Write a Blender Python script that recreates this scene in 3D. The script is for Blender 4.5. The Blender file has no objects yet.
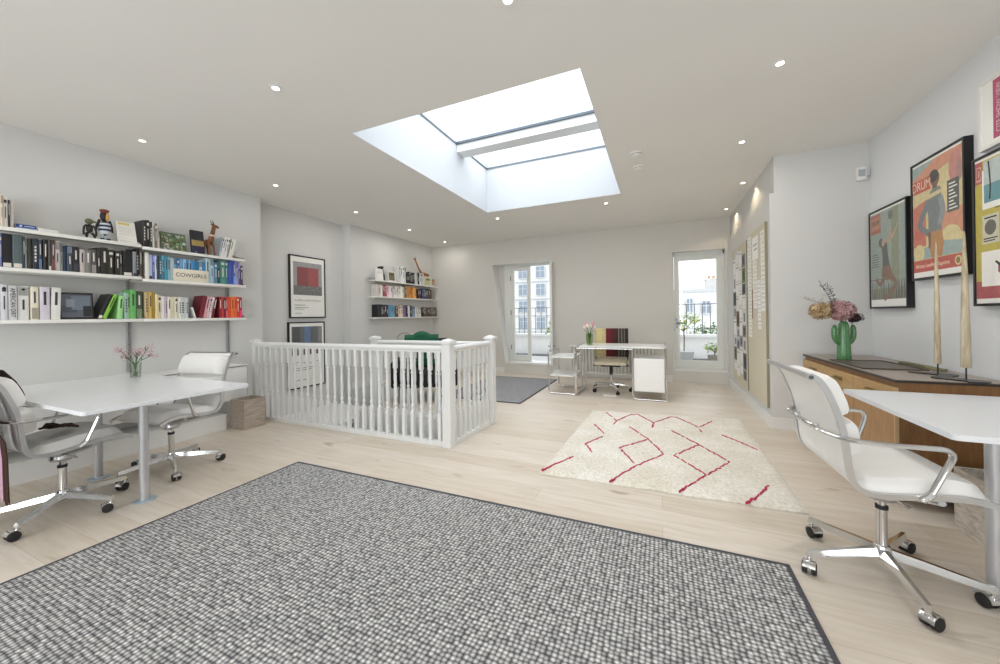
import bpy, bmesh, math, random
from mathutils import Vector, Matrix, Euler
PI = math.pi
rnd = random.Random(7)
S = bpy.context.scene
COL = S.collection

# ------------------------------------------------------------------ materials
def lin(h):
    r = [int(h[i:i+2], 16)/255 for i in (0, 2, 4)]
    return [c/12.92 if c <= .04045 else ((c+.055)/1.055)**2.4 for c in r] + [1]
MATS = {}
def mat(hexc, rough=.5, metal=0, var=.06, scale=6, bump=0, bscale=60, spec=.5, coat=0):
    """plain procedural surface: base colour with a faint noise variation and optional bump"""
    k = (hexc, rough, metal, var, scale, bump, bscale, spec, coat)
    if k in MATS: return MATS[k]
    m = bpy.data.materials.new('surface_'+hexc); m.use_nodes = True
    nt = m.node_tree; b = nt.nodes['Principled BSDF']
    b.inputs['Roughness'].default_value = rough; b.inputs['Metallic'].default_value = metal
    b.inputs['Specular IOR Level'].default_value = spec; b.inputs['Coat Weight'].default_value = coat
    c = lin(hexc); tc = nt.nodes.new('ShaderNodeTexCoord'); n = nt.nodes.new('ShaderNodeTexNoise')
    n.inputs['Scale'].default_value = scale; n.inputs['Detail'].default_value = 4
    nt.links.new(tc.outputs['Object'], n.inputs['Vector'])
    r = nt.nodes.new('ShaderNodeValToRGB')
    r.color_ramp.elements[0].position = .3; r.color_ramp.elements[1].position = .7
    r.color_ramp.elements[0].color = [max(0, v*(1-var)) for v in c[:3]]+[1]
    r.color_ramp.elements[1].color = [min(1, v*(1+var)) for v in c[:3]]+[1]
    nt.links.new(n.outputs['Fac'], r.inputs['Fac']); nt.links.new(r.outputs['Color'], b.inputs['Base Color'])
    if bump:
        n2 = nt.nodes.new('ShaderNodeTexNoise'); n2.inputs['Scale'].default_value = bscale; n2.inputs['Detail'].default_value = 3
        nt.links.new(tc.outputs['Object'], n2.inputs['Vector'])
        bp = nt.nodes.new('ShaderNodeBump'); bp.inputs['Strength'].default_value = bump; bp.inputs['Distance'].default_value = .004
        nt.links.new(n2.outputs['Fac'], bp.inputs['Height']); nt.links.new(bp.outputs['Normal'], b.inputs['Normal'])
    MATS[k] = m; return m

def node_mat(name):
    m = bpy.data.materials.new(name); m.use_nodes = True
    nt = m.node_tree; b = nt.nodes['Principled BSDF']
    def N(t, **kw):
        n = nt.nodes.new('ShaderNode'+t)
        for k, v in kw.items(): setattr(n, k, v)
        return n
    return m, nt, b, N, nt.links.new

def ramp(N, stops):
    r = N('ValToRGB'); e = r.color_ramp.elements
    while len(e) < len(stops): e.new(.5)
    for i, (p, c) in enumerate(stops): e[i].position = p; e[i].color = lin(c) if isinstance(c, str) else c
    return r

def floor_mat():
    m, nt, b, N, L = node_mat('pale_oak_planks')
    tc = N('TexCoord'); br = N('TexBrick'); br.offset = .37; br.offset_frequency = 2
    L(tc.outputs['Object'], br.inputs['Vector'])
    br.inputs['Scale'].default_value = 1; br.inputs['Brick Width'].default_value = 2.1; br.inputs['Row Height'].default_value = .19
    br.inputs['Mortar Size'].default_value = .0012; br.inputs['Mortar Smooth'].default_value = .3; br.inputs['Bias'].default_value = 0
    br.inputs['Color1'].default_value = lin('dad1c5'); br.inputs['Color2'].default_value = lin('d0c4b4'); br.inputs['Mortar'].default_value = lin('b8a88e')
    mp = N('Mapping'); mp.inputs['Scale'].default_value = (1.2, 14, 14); L(tc.outputs['Object'], mp.inputs['Vector'])
    n = N('TexNoise'); n.inputs['Scale'].default_value = 2.2; n.inputs['Detail'].default_value = 6; n.inputs['Distortion'].default_value = .6
    L(mp.outputs['Vector'], n.inputs['Vector'])
    r = ramp(N, [(.3, 'd0c2ac'), (.6, 'ffffff')]); L(n.outputs['Fac'], r.inputs['Fac'])
    mx = N('Mix', data_type='RGBA', blend_type='MULTIPLY'); mx.inputs[0].default_value = .30
    L(br.outputs['Color'], mx.inputs[6]); L(r.outputs['Color'], mx.inputs[7])
    k = N('TexNoise'); k.inputs['Scale'].default_value = 2.6; k.inputs['Detail'].default_value = 2
    mp2 = N('Mapping'); mp2.inputs['Scale'].default_value = (1, 2.6, 1); L(tc.outputs['Object'], mp2.inputs['Vector']); L(mp2.outputs['Vector'], k.inputs['Vector'])
    r2 = ramp(N, [(.24, '9a8262'), (.33, 'ffffff')]); L(k.outputs['Fac'], r2.inputs['Fac'])
    mx2 = N('Mix', data_type='RGBA', blend_type='MULTIPLY'); mx2.inputs[0].default_value = .5
    L(mx.outputs[2], mx2.inputs[6]); L(r2.outputs['Color'], mx2.inputs[7])
    L(mx2.outputs[2], b.inputs['Base Color']); b.inputs['Roughness'].default_value = .42
    bp = N('Bump'); bp.inputs['Strength'].default_value = .25; bp.inputs['Distance'].default_value = .002
    L(br.outputs['Fac'], bp.inputs['Height']); bp.invert = True; L(bp.outputs['Normal'], b.inputs['Normal'])
    return m

def weave_mat(name, ch, cm, cd, sx, sy, strength=1.0):
    """looped flat weave: staggered light wool loops over a dark ground"""
    m, nt, b, N, L = node_mat(name)
    tc = N('TexCoord'); mp = N('Mapping'); mp.inputs['Scale'].default_value = (1/sx, 1/sy, 0); L(tc.outputs['Object'], mp.inputs['Vector'])
    v = N('TexVoronoi'); v.inputs['Scale'].default_value = 1; v.inputs['Randomness'].default_value = .3; L(mp.outputs['Vector'], v.inputs['Vector'])
    r = ramp(N, [(.07, ch), (.36, cm), (.62, cd)]); L(v.outputs['Distance'], r.inputs['Fac'])
    hs = N('SeparateColor'); L(v.outputs['Color'], hs.inputs[0]); r2 = ramp(N, [(.0, 'b8b8b8'), (.8, 'ffffff')]); L(hs.outputs[0], r2.inputs['Fac'])
    mx = N('Mix', data_type='RGBA', blend_type='MULTIPLY'); mx.inputs[0].default_value = .55*strength
    L(r.outputs['Color'], mx.inputs[6]); L(r2.outputs['Color'], mx.inputs[7]); L(mx.outputs[2], b.inputs['Base Color'])
    b.inputs['Roughness'].default_value = .95; b.inputs['Specular IOR Level'].default_value = .15
    bp = N('Bump'); bp.invert = True; bp.inputs['Strength'].default_value = .7*strength; bp.inputs['Distance'].default_value = .006
    L(v.outputs['Distance'], bp.inputs['Height']); L(bp.outputs['Normal'], b.inputs['Normal'])
    return m

def shag_mat(name, c0, c1):
    m, nt, b, N, L = node_mat(name)
    tc = N('TexCoord'); n = N('TexNoise'); n.inputs['Scale'].default_value = 45; n.inputs['Detail'].default_value = 5
    L(tc.outputs['Object'], n.inputs['Vector'])
    r = ramp(N, [(.32, c0), (.62, c1)]); L(n.outputs['Fac'], r.inputs['Fac'])
    n2 = N('TexNoise'); n2.inputs['Scale'].default_value = 3; L(tc.outputs['Object'], n2.inputs['Vector'])
    r2 = ramp(N, [(.35, 'f3f0ea'), (.65, 'ffffff')]); L(n2.outputs['Fac'], r2.inputs['Fac'])
    mx = N('Mix', data_type='RGBA', blend_type='MULTIPLY'); mx.inputs[0].default_value = 1
    L(r.outputs['Color'], mx.inputs[6]); L(r2.outputs['Color'], mx.inputs[7]); L(mx.outputs[2], b.inputs['Base Color'])
    b.inputs['Roughness'].default_value = 1; b.inputs['Specular IOR Level'].default_value = .1
    bp = N('Bump'); bp.inputs['Strength'].default_value = 1; bp.inputs['Distance'].default_value = .012
    L(n.outputs['Fac'], bp.inputs['Height']); L(bp.outputs['Normal'], b.inputs['Normal'])
    return m

def wood_mat(name, c0, c1, axis=2, stretch=12, rough=.4, scale=5):
    m, nt, b, N, L = node_mat(name)
    tc = N('TexCoord'); mp = N('Mapping'); s = [stretch]*3; s[axis] = 1; mp.inputs['Scale'].default_value = s
    L(tc.outputs['Object'], mp.inputs['Vector'])
    n = N('TexNoise'); n.inputs['Scale'].default_value = scale; n.inputs['Detail'].default_value = 7; n.inputs['Distortion'].default_value = .8
    L(mp.outputs['Vector'], n.inputs['Vector'])
    r = ramp(N, [(.3, c0), (.7, c1)]); L(n.outputs['Fac'], r.inputs['Fac']); L(r.outputs['Color'], b.inputs['Base Color'])
    b.inputs['Roughness'].default_value = rough
    return m

def glass_mat(name, tint='ffffff', gloss=.06):
    """thin pane: clear transmission plus a weak mirror reflection"""
    m, nt, b, N, L = node_mat(name); nt.nodes.remove(b)
    o = nt.nodes['Material Output']; t = N('BsdfTransparent'); t.inputs[0].default_value = lin(tint)
    g = N('BsdfGlossy'); g.inputs['Roughness'].default_value = .02; lw = N('LayerWeight'); lw.inputs[0].default_value = .2
    mm = N('Math', operation='MULTIPLY_ADD'); mm.inputs[1].default_value = .35; mm.inputs[2].default_value = gloss*.5
    L(lw.outputs['Fresnel'], mm.inputs[0])
    mx = N('MixShader'); L(mm.outputs[0], mx.inputs[0]); L(t.outputs[0], mx.inputs[1]); L(g.outputs[0], mx.inputs[2]); L(mx.outputs[0], o.inputs[0])
    return m

def emit_mat(name, hexc, strength):
    m, nt, b, N, L = node_mat(name)
    b.inputs['Base Color'].default_value = lin(hexc); b.inputs['Emission Color'].default_value = lin(hexc); b.inputs['Emission Strength'].default_value = strength
    return m

# ------------------------------------------------------------------ mesh helper
class MB:
    def __init__(s): s.bm = bmesh.new(); s.mi = 0
    def _fin(s, faces, m):
        for f in faces: f.material_index = m
    def box(s, x0, x1, y0, y1, z0, z1, m=0, bev=0, seg=2, M=None):
        vs = [s.bm.verts.new((x, y, z)) for z in (z0, z1) for y in (y0, y1) for x in (x0, x1)]
        fs = [s.bm.faces.new([vs[i] for i in q]) for q in ((0,2,3,1),(4,5,7,6),(0,1,5,4),(2,6,7,3),(0,4,6,2),(1,3,7,5))]
        if bev:
            es = list({e for f in fs for e in f.edges})
            r = bmesh.ops.bevel(s.bm, geom=es, offset=bev, segments=seg, profile=.5, affect='EDGES')
            vs = list({v for f in r['faces'] for v in f.verts} | {v for v in vs if v.is_valid})
            fs = list({f for v in vs for f in v.link_faces})
        if M is not None: bmesh.ops.transform(s.bm, matrix=M, verts=vs)
        s._fin(fs, m); return vs
    def tube(s, pts, r, seg=8, closed=False, m=0, flat=1.0):
        """round bar along a polyline; r may be a list"""
        P = [Vector(p) for p in pts]; n = len(P); R = r if isinstance(r, (list, tuple)) else [r]*n
        rings = []; up = None
        for i in range(n):
            a = P[(i-1) % n] if (i or closed) else P[0]; c = P[(i+1) % n] if (i < n-1 or closed) else P[-1]
            t = (c-a).normalized() if (c-a).length > 1e-9 else Vector((0,0,1))
            if up is None:
                up = Vector((0,0,1)) if abs(t.z) < .9 else Vector((1,0,0))
            u = (up - t*up.dot(t)); u = u.normalized() if u.length > 1e-6 else t.orthogonal().normalized()
            w = t.cross(u); up = u
            rings.append([s.bm.verts.new(P[i] + (u*math.cos(2*PI*k/seg)*flat + w*math.sin(2*PI*k/seg))*R[i]) for k in range(seg)])
        fs = []
        for i in range(n if closed else n-1):
            A, B = rings[i], rings[(i+1) % n]
            for k in range(seg): fs.append(s.bm.faces.new((A[k], A[(k+1)%seg], B[(k+1)%seg], B[k])))
        if not closed: fs.append(s.bm.faces.new(rings[0][::-1])); fs.append(s.bm.faces.new(rings[-1]))
        s._fin(fs, m); return [v for q in rings for v in q]
    def bar(s, pts, w, h, m=0, side=(1,0,0)):
        """rectangular section strip along a polyline: w along `side`, h across"""
        P = [Vector(p) for p in pts]; sd = Vector(side).normalized(); rings = []
        for i in range(len(P)):
            a = P[max(0,i-1)]; c = P[min(len(P)-1,i+1)]; t = (c-a).normalized(); u = t.cross(sd).normalized()
            rings.append([s.bm.verts.new(P[i]+sd*sx*w/2+u*sy*h/2) for sx, sy in ((-1,-1),(1,-1),(1,1),(-1,1))])
        fs = []
        for A, B in zip(rings, rings[1:]):
            for k in range(4): fs.append(s.bm.faces.new((A[k], A[(k+1)%4], B[(k+1)%4], B[k])))
        fs += [s.bm.faces.new(rings[0][::-1]), s.bm.faces.new(rings[-1])]
        s._fin(fs, m)
    def lathe(s, prof, seg=20, c=(0,0,0), m=0, rib=None, M=None, ring=False):
        rings = []; c = Vector(c)
        for r, z in prof:
            rings.append([s.bm.verts.new(c+Vector((r*(rib(k/seg) if rib else 1)*math.cos(2*PI*k/seg), r*(rib(k/seg) if rib else 1)*math.sin(2*PI*k/seg), z))) for k in range(seg)])
        fs = []
        for A, B in zip(rings, rings[1:]):
            for k in range(seg): fs.append(s.bm.faces.new((A[k], A[(k+1)%seg], B[(k+1)%seg], B[k])))
        if ring:
            for k in range(seg): fs.append(s.bm.faces.new((rings[-1][k], rings[-1][(k+1)%seg], rings[0][(k+1)%seg], rings[0][k])))
        else: fs += [s.bm.faces.new(rings[0][::-1]), s.bm.faces.new(rings[-1])]
        vs = [v for q in rings for v in q]
        if M is not None: bmesh.ops.transform(s.bm, matrix=M, verts=vs)
        s._fin(fs, m); return vs
    def prism(s, poly, d0, d1, axis='y', m=0, M=None):
        """2-D outline extruded along an axis; outline coordinates are the two other axes in order"""
        def P(a, b, d): return {'x': (d, a, b), 'y': (a, d, b), 'z': (a, b, d)}[axis]
        A = [s.bm.verts.new(P(a, b, d0)) for a, b in poly]; B = [s.bm.verts.new(P(a, b, d1)) for a, b in poly]
        n = len(poly); fs = [s.bm.faces.new(A[::-1]), s.bm.faces.new(B)]
        for k in range(n): fs.append(s.bm.faces.new((A[k], A[(k+1)%n], B[(k+1)%n], B[k])))
        if M is not None: bmesh.ops.transform(s.bm, matrix=M, verts=A+B)
        s._fin(fs, m); return A+B
    def ball(s, c, r, m=0, sub=2, sc=(1,1,1), M=None):
        q = Matrix.Translation(c) @ (M or Matrix()) @ Matrix.Diagonal((*[r*k for k in sc], 1))
        g = bmesh.ops.create_icosphere(s.bm, subdivisions=sub, radius=1, matrix=q)
        s._fin({f for v in g['verts'] for f in v.link_faces}, m); return g['verts']
    def pad(s, fn, nu, nv, m=0):
        """closed cushion: fn(u, v, side) gives the point, u and v in 0..1, side 0 or 1"""
        top = [[s.bm.verts.new(fn(i/nu, j/nv, 1)) for j in range(nv+1)] for i in range(nu+1)]
        bot = [[s.bm.verts.new(fn(i/nu, j/nv, 0)) for j in range(nv+1)] for i in range(nu+1)]
        fs = []
        for i in range(nu):
            for j in range(nv):
                fs.append(s.bm.faces.new((top[i][j], top[i+1][j], top[i+1][j+1], top[i][j+1])))
                fs.append(s.bm.faces.new((bot[i][j], bot[i][j+1], bot[i+1][j+1], bot[i+1][j])))
        for i in range(nu):
            fs.append(s.bm.faces.new((top[i][0], bot[i][0], bot[i+1][0], top[i+1][0]))); fs.append(s.bm.faces.new((top[i+1][nv], bot[i+1][nv], bot[i][nv], top[i][nv])))
        for j in range(nv):
            fs.append(s.bm.faces.new((top[0][j+1], bot[0][j+1], bot[0][j], top[0][j]))); fs.append(s.bm.faces.new((top[nu][j], bot[nu][j], bot[nu][j+1], top[nu][j+1])))
        s._fin(fs, m)
    def quad(s, pts, m=0):
        f = s.bm.faces.new([s.bm.verts.new(p) for p in pts]); f.material_index = m
    def obj(s, name, mats, parent=None, loc=(0,0,0), rot=(0,0,0), sharp=38, mods=()):
        bmesh.ops.recalc_face_normals(s.bm, faces=s.bm.faces)
        lim = math.radians(sharp)
        for f in s.bm.faces: f.smooth = True
        for e in s.bm.edges:
            if len(e.link_faces) != 2 or e.calc_face_angle(0) > lim: e.smooth = False
        me = bpy.data.meshes.new(name); s.bm.to_mesh(me); s.bm.free()
        for q in (mats if isinstance(mats, (list, tuple)) else [mats]): me.materials.append(q)
        o = bpy.data.objects.new(name, me); COL.objects.link(o); o.location = loc; o.rotation_euler = rot
        if parent is not None: o.parent = parent
        return o

def tag(o, label, cat, group=None, kind='thing'):
    o['label'] = label; o['category'] = cat; o['kind'] = kind
    if group: o['group'] = group
    return o
def thing(name, label, cat, loc=(0,0,0), rotz=0, group=None, kind='thing'):
    o = bpy.data.objects.new(name, None); COL.objects.link(o); o.empty_display_size = .1
    o.location = loc; o.rotation_euler = (0,0,rotz); return tag(o, label, cat, group, kind)
def copy_tree(o, parent=None):
    c = o.copy(); COL.objects.link(c)
    if parent is not None: c.parent = parent
    for ch in list(o.children): copy_tree(ch, c)
    return c
def text(name, body, size, m, parent, loc, rot, ext=.0004, align='CENTER', sx=1.0):
    cu = bpy.data.curves.new(name, 'FONT'); cu.body = body; cu.size = size; cu.extrude = ext; cu.align_x = align; cu.align_y = 'CENTER'
    cu.materials.append(m); tmp = bpy.data.objects.new(name, cu); COL.objects.link(tmp)
    dg = bpy.context.evaluated_depsgraph_get(); me = bpy.data.meshes.new_from_object(tmp.evaluated_get(dg)); bpy.data.objects.remove(tmp); bpy.data.curves.remove(cu)
    o = bpy.data.objects.new(name, me); COL.objects.link(o); o.parent = parent; o.location = loc; o.rotation_euler = rot; o.scale = (sx,1,1)
    return o
def arc(c, r, a0, a1, n, plane='xz'):
    out = []
    for i in range(n+1):
        a = math.radians(a0+(a1-a0)*i/n); u, v = r*math.cos(a), r*math.sin(a)
        out.append((c[0]+u, c[1], c[2]+v) if plane == 'xz' else (c[0], c[1]+u, c[2]+v) if plane == 'yz' else (c[0]+u, c[1]+v, c[2]))
    return out
def round_path(P, r, n=4):
    """polyline with its inner corners rounded"""
    P = [Vector(p) for p in P]; out = [P[0]]
    for a, b, c in zip(P, P[1:], P[2:]):
        d0 = (a-b); d1 = (c-b); q = min(r, d0.length*.49, d1.length*.49); p0 = b+d0.normalized()*q; p1 = b+d1.normalized()*q
        for i in range(n+1):
            t = i/n; out.append(p0*(1-t)**2+b*2*t*(1-t)+p1*t*t)
    out.append(P[-1]); return out
ORD = 'first second third fourth fifth sixth seventh eighth ninth tenth eleventh twelfth thirteenth fourteenth fifteenth sixteenth seventeenth eighteenth nineteenth twentieth'.split()
ORD += ['twenty-'+w for w in ORD[:9]]+['thirtieth']+['thirty-'+w for w in ORD[:9]]+['fortieth']+['forty-'+w for w in ORD[:9]]

# palette
WALL = mat('d3d3d1', .9, var=.012, scale=1.5, bump=.05, bscale=120)
CEIL = mat('eceae6', .95, var=.01, scale=1.2)
TRIM = mat('e2e2e0', .45, var=.012)
WHITE = mat('ecebe8', .35, var=.01)
LEATHER = mat('eeedea', .42, var=.02, scale=9, bump=.12, bscale=160)
CHROME = mat('d8d8d8', .12, 1, var=.02)
ALU = mat('cfd0d2', .28, 1, var=.02)
STEELGREY = mat('c4c5c8', .35, .6, var=.02)
BLACK = mat('15151a', .5, var=.1)
RUBBER = mat('1b1b1d', .65, var=.1)
FRAMEBLK = mat('141416', .35, var=.1)
PAPER = mat('ecebe6', .8, var=.02)
PAGES = mat('dcd3bf', .9, var=.04, scale=40)
GLASS = glass_mat('window_glass')
GREEN = mat('4c6a34', .6, var=.2, scale=30)
SKY = 2.6; EXPO = -0.08; ROOF_W = 60; WIN_W = 72
# ------------------------------------------------------------------ camera
H = 1.22
yaw, rol = math.radians(23.61), math.radians(-.88)
fw = Vector((-math.sin(yaw), math.cos(yaw), 0)); rt = Vector((math.cos(yaw), math.sin(yaw), 0)); upv = Vector((0,0,1))
Rr = rt*math.cos(rol)+upv*math.sin(rol); Uu = upv*math.cos(rol)-rt*math.sin(rol)
cam = bpy.data.cameras.new('camera'); cam.sensor_width = 36; cam.lens = 36*.3644; cam.shift_y = -.016; cam.clip_start = .05
co = bpy.data.objects.new('camera', cam); COL.objects.link(co)
co.matrix_world = Matrix((( Rr.x, Uu.x, -fw.x, 0), (Rr.y, Uu.y, -fw.y, 0), (Rr.z, Uu.z, -fw.z, H), (0,0,0,1)))
S.camera = co

# ------------------------------------------------------------------ room shell
CH = 2.842; XL = -4.85; XR = 1.87; YB = 7.19; YF = -2.6
HX0, HX1, HY0, HY1, HYW, HXB = -5.04, -1.87, 2.97, 3.70, 5.30, -3.72
def struct(mb, name, m, label, cat, parent=None):
    o = mb.obj(name, m, parent)
    if parent is None: tag(o, label, cat, kind='structure')
    return o
f = MB()
for x0, x1, y0, y1 in ((-5.3, 2.2, YF-.2, HY0), (HX1, 2.2, HY0, 7.72), (HXB, HX1, HY1, 7.72), (-5.3, HXB, HYW, 7.72)):
    f.box(x0, x1, y0, y1, -.28, 0)
struct(f, 'floor', floor_mat(), 'pale wide plank oak floor with a stairwell opening', 'floor')
f = MB(); KX0, KX1, KY0, KY1 = -2.444, -.455, 2.42, 5.155
for x0, x1, y0, y1 in ((-5.3, 2.2, YF-.2, KY0-.003), (-5.3, 2.2, KY1+.003, 7.72), (-5.3, KX0-.003, KY0-.003, KY1+.003), (KX1+.003, 2.2, KY0-.003, KY1+.003)):
    f.box(x0, x1, y0, y1, CH, CH+.12)
struct(f, 'ceiling', CEIL, 'flat off-white plaster ceiling around a deep rooflight opening', 'ceiling')
ZS = 3.5
f = MB()
f.box(KX0-.1, KX0, KY0-.1, KY1+.1, CH+.0008, ZS+.12); f.box(KX1, KX1+.1, KY0-.1, KY1+.1, CH+.0008, ZS+.12)
f.box(KX0, KX1, KY0-.1, KY0, CH+.0008, ZS+.12); f.box(KX0, KX1, KY1, KY1+.1, CH+.0008, ZS+.12)
struct(f, 'trim_1', mat('d0d4d8', .8, var=.01), 'white plastered shaft lining the rooflight', 'trim')
sk = thing('window_3', 'large flat rooflight in two panes at the top of a white shaft', 'rooflight', (0,0,0), kind='structure')
f = MB(); g = .012
f.box(KX0, KX1, KY0, KY0+g, ZS+.012, ZS+.034); f.box(KX0, KX1, KY1-g, KY1, ZS+.012, ZS+.034); f.box(KX0, KX0+g, KY0+g, KY1-g, ZS+.012, ZS+.034); f.box(KX1-g, KX1, KY0+g, KY1-g, ZS+.012, ZS+.034)
f.obj('frame', mat('6d7780', .4, .3), sk)
f = MB(); f.box(KX0, KX1, 4.235, 4.43, ZS-.09, ZS+.08); f.obj('crossbar', mat('e6e8e9', .6, var=.01), sk)
f = MB(); f.box(KX0, KX1, 4.214, 4.234, ZS+.010, ZS+.04); f.obj('glazing_bar', mat('5c6670', .4, .3), sk)
f = MB(); f.box(KX0+g, KX1-g, KY0+g, 4.214, ZS+.035, ZS+.043); f.box(KX0+g, KX1-g, 4.43, KY1-g, ZS+.035, ZS+.043); f.obj('glass_pane', GLASS, sk)
# left wall in three runs
f = MB(); f.box(-5.3, XL, YF-.2, 3.18, -.28, CH); f.box(-5.3, -5.04, 3.18, 4.72, -2.6, CH); f.box(-5.3, -4.86, 4.72, 7.72, -2.6, CH)
struct(f, 'wall_left', WALL, 'long white side wall carrying the bookshelves and two framed posters', 'wall')
# back wall with two door openings
f = MB(); Y2 = 7.60
f.prism([(-4.86, 0), (-3.04, 0), (-3.04, .235), (-3.315, 2.335), (-3.315, CH), (-4.86, CH)], YB, Y2)
f.prism([(-3.315, 2.335), (-1.985, 2.335), (-1.985, CH), (-3.315, CH)], YB, Y2)
f.box(-3.33, -3.01, 7.43, Y2, 0, 2.34)
f.box(-3.04, -2.0, YB, Y2, 0, .20); f.box(-2.0, .224, YB, Y2, 0, 2.335); f.box(-1.985, .224, YB, Y2, 2.335, CH)
f.box(.224, 1.045, YB, Y2, 2.315, CH); f.box(.224, 1.045, YB, Y2, 0, .20); f.box(1.045, 2.2, YB, Y2, 0, CH)
struct(f, 'wall_back', mat('d2cfc9', .9, var=.012, scale=1.5), 'far off-white wall with two glazed terrace doors', 'wall')
# right: poster wall, pier and pinboard wall with bulkhead
f = MB(); f.box(XR, 2.2, YF-.2, 4.64, 0, CH); struct(f, 'wall_right', mat('dfe1e3', .9, var=.012, scale=1.5, bump=.05, bscale=120), 'white wall hung with framed magazine posters', 'wall')
f = MB(); f.box(1.075, 2.2, 4.64, YB, 0, 2.46); f.box(1.115, 2.2, 4.64, YB, 2.46, CH)
struct(f, 'wall_pinboard', WALL, 'white projecting wall with two pinboards and a recessed bulkhead', 'wall')
# wall behind the camera with two tall windows
f = MB(); Yf = YF-.2
for x0, x1, z0, z1 in ((-5.3,-4.0,0,CH), (-1.9,-1.1,0,CH), (1.0,2.2,0,CH), (-4.0,-1.9,0,.5), (-4.0,-1.9,2.4,CH), (-1.1,1.0,0,.5), (-1.1,1.0,2.4,CH)): f.box(x0, x1, Yf, YF, z0, z1)
struct(f, 'wall_front', WALL, 'white window wall opposite the terrace doors', 'wall')
for i, (a, b) in enumerate(((-4.0,-1.9), (-1.1,1.0))):
    w = thing('window_%d' % (i+1), ('wide white sash window in the wall opposite the terrace doors, on the bookshelf side', 'wide white sash window in the wall opposite the terrace doors, on the poster side')[i], 'window', ((a+b)/2, YF-.12, .5), kind='structure')
    f = MB(); q = (b-a)/2
    for x0, x1, z0, z1 in ((-q,-q+.06,0,1.9),(q-.06,q,0,1.9),(-.03,.03,0,1.9),(-q,q,0,.06),(-q,q,1.84,1.9),(-q,q,.93,.97)): f.box(x0, x1, -.03, .03, z0, z1)
    f.obj('frame', TRIM, w); f = MB(); f.box(-q+.06, q-.06, -.003, .003, .06, 1.84); f.obj('glass_pane', GLASS, w)
f = MB(); e = .004
f.prism([(-3.036, .236), (-3.04+e*2, .236), (-3.311+e*2, 2.332), (-3.311, 2.332)], YB-.003, 7.428)
f.box(-3.30, -1.99, YB-.003, 7.47, 2.327, 2.334); f.prism([(-1.9995, .236), (-2.006, .236), (-1.992, 2.326), (-1.9855, 2.326)], YB-.003, 7.47)
f.box(.2245, .23, YB-.003, 7.38, .236, 2.314); f.box(1.039, 1.0445, YB-.003, 7.38, .236, 2.314); f.box(.2305, 1.0385, YB-.003, 7.38, 2.308, 2.3145)
struct(f, 'trim_4', TRIM, 'white linings of the two terrace door reveals, added to paint in their brighter light', 'trim')  # lighter skins laid on the reveals, standing for the light they catch
# skirting
def base(name, label, boxes):
    f = MB()
    for b in boxes: f.box(*b, 0, .115)
    struct(f, name, TRIM, label, 'baseboard')
base('baseboard_back', 'white skirting along the far wall', [(-4.858, -3.06, YB-.016, YB-.001), (-1.98, .2, YB-.016, YB-.001)])
base('baseboard_left', 'white skirting along the far end of the bookshelf wall', [(-4.859, -4.844, 4.72, YB-.02)])
base('baseboard_right', 'white skirting round the poster wall and projecting wall', [(XR-.016, XR-.001, YF+.01, 4.62), (1.058, XR, 4.622, 4.638), (1.058, 1.074, 4.6385, YB-.02)])
# stairwell: lining below floor level, steps and string
f = MB()
f.box(-5.04, HX1+.1, HY0-.1, HY0-.002, -2.6, -.28); f.box(HX1, HX1+.1, HY0, HY1, -2.6, -.28); f.box(HXB, HX1+.1, HY1, HY1+.1, -2.6, -.28); f.box(-4.859, HXB, HYW, HYW+.1, -2.6, -.28); f.box(HXB, HXB+.1, HY1+.1, HYW, -2.6, -.28)
f.box(-5.04, HX1+.1, HY0-.1, HYW+.1, -2.75, -2.6)
struct(f, 'wall_stairwell', mat('dadcde', .9, var=.01), 'white lining of the stairwell below floor level', 'wall')
f = MB()
f.box(HX0, HX1, HY0, HY0+.012, -.3, 0.001); f.box(HX1-.012, HX1, HY0+.012, HY1-.012, -.3, 0.001); f.box(HXB, HX1, HY1-.012, HY1, -.3, .001); f.box(HXB-.012, HXB, HY1-.012, HYW, -.3, .001); f.box(-4.858, HXB-.012, HYW-.012, HYW, -.3, .001)
struct(f, 'trim_2', TRIM, 'white apron board edging the stairwell opening', 'trim')
st = thing('staircase', 'white painted stair descending behind the balustrade', 'staircase', (-4.4, 3.3, -2.6))
f = MB(); f.box(-.635, .45, -.105, 1.15, 2.35, 2.41); f.box(-.43, .45, -.31, -.1052, 2.35, 2.41); f.obj('landing', TRIM, st)
for k in range(4):
    f = MB(); y0 = 1.16+.2*k; x0 = -.44 if y0 > 1.4 else -.44; f.box(x0, .66, y0, y0+.21, 2.12-.25*k, 2.15-.25*k); f.box(x0, .66, y0-.012, y0-.0002, 2.15-.25*k, 2.40-.25*k); f.obj('tread', TRIM, st)
f = MB(); f.prism([(1.43, 2.48), (1.98, 1.81), (1.98, 1.58), (1.43, 2.25)], -.455, -.442, 'x'); f.obj('string', TRIM, st)

# ------------------------------------------------------------------ terrace doors
DOORC = mat('dddfda', .4, var=.012)
d = thing('door_1', 'white double terrace door with one leaf folded into the room', 'door', (-2.5, 7.45, .2), kind='structure')
f = MB()
f.box(-.54, .52, -.27, .15, 0, .035); f.obj('sill', TRIM, d)
f = MB(); f.box(-.62, -.475, -.03, .04, .035, 2.13); f.box(.425, .52, -.03, .04, .035, 2.13); f.box(-.4748, .4248, -.03, .04, 2.085, 2.15); f.obj('frame', DOORC, d)
def leaf(parent, w, h, glassz):
    f = MB(); t = .022
    f.box(0, .075, -t, t, 0, h); f.box(w-.075, w, -t, t, 0, h); f.box(.075, w-.075, -t, t, 0, glassz); f.box(.075, w-.075, -t, t, h-.08, h)
    o = f.obj('leaf', DOORC, parent)
    f = MB(); f.box(.075, w-.075, -.004, .004, glassz, h-.08); f.obj('glass_pane', GLASS, o)
    return o
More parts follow.
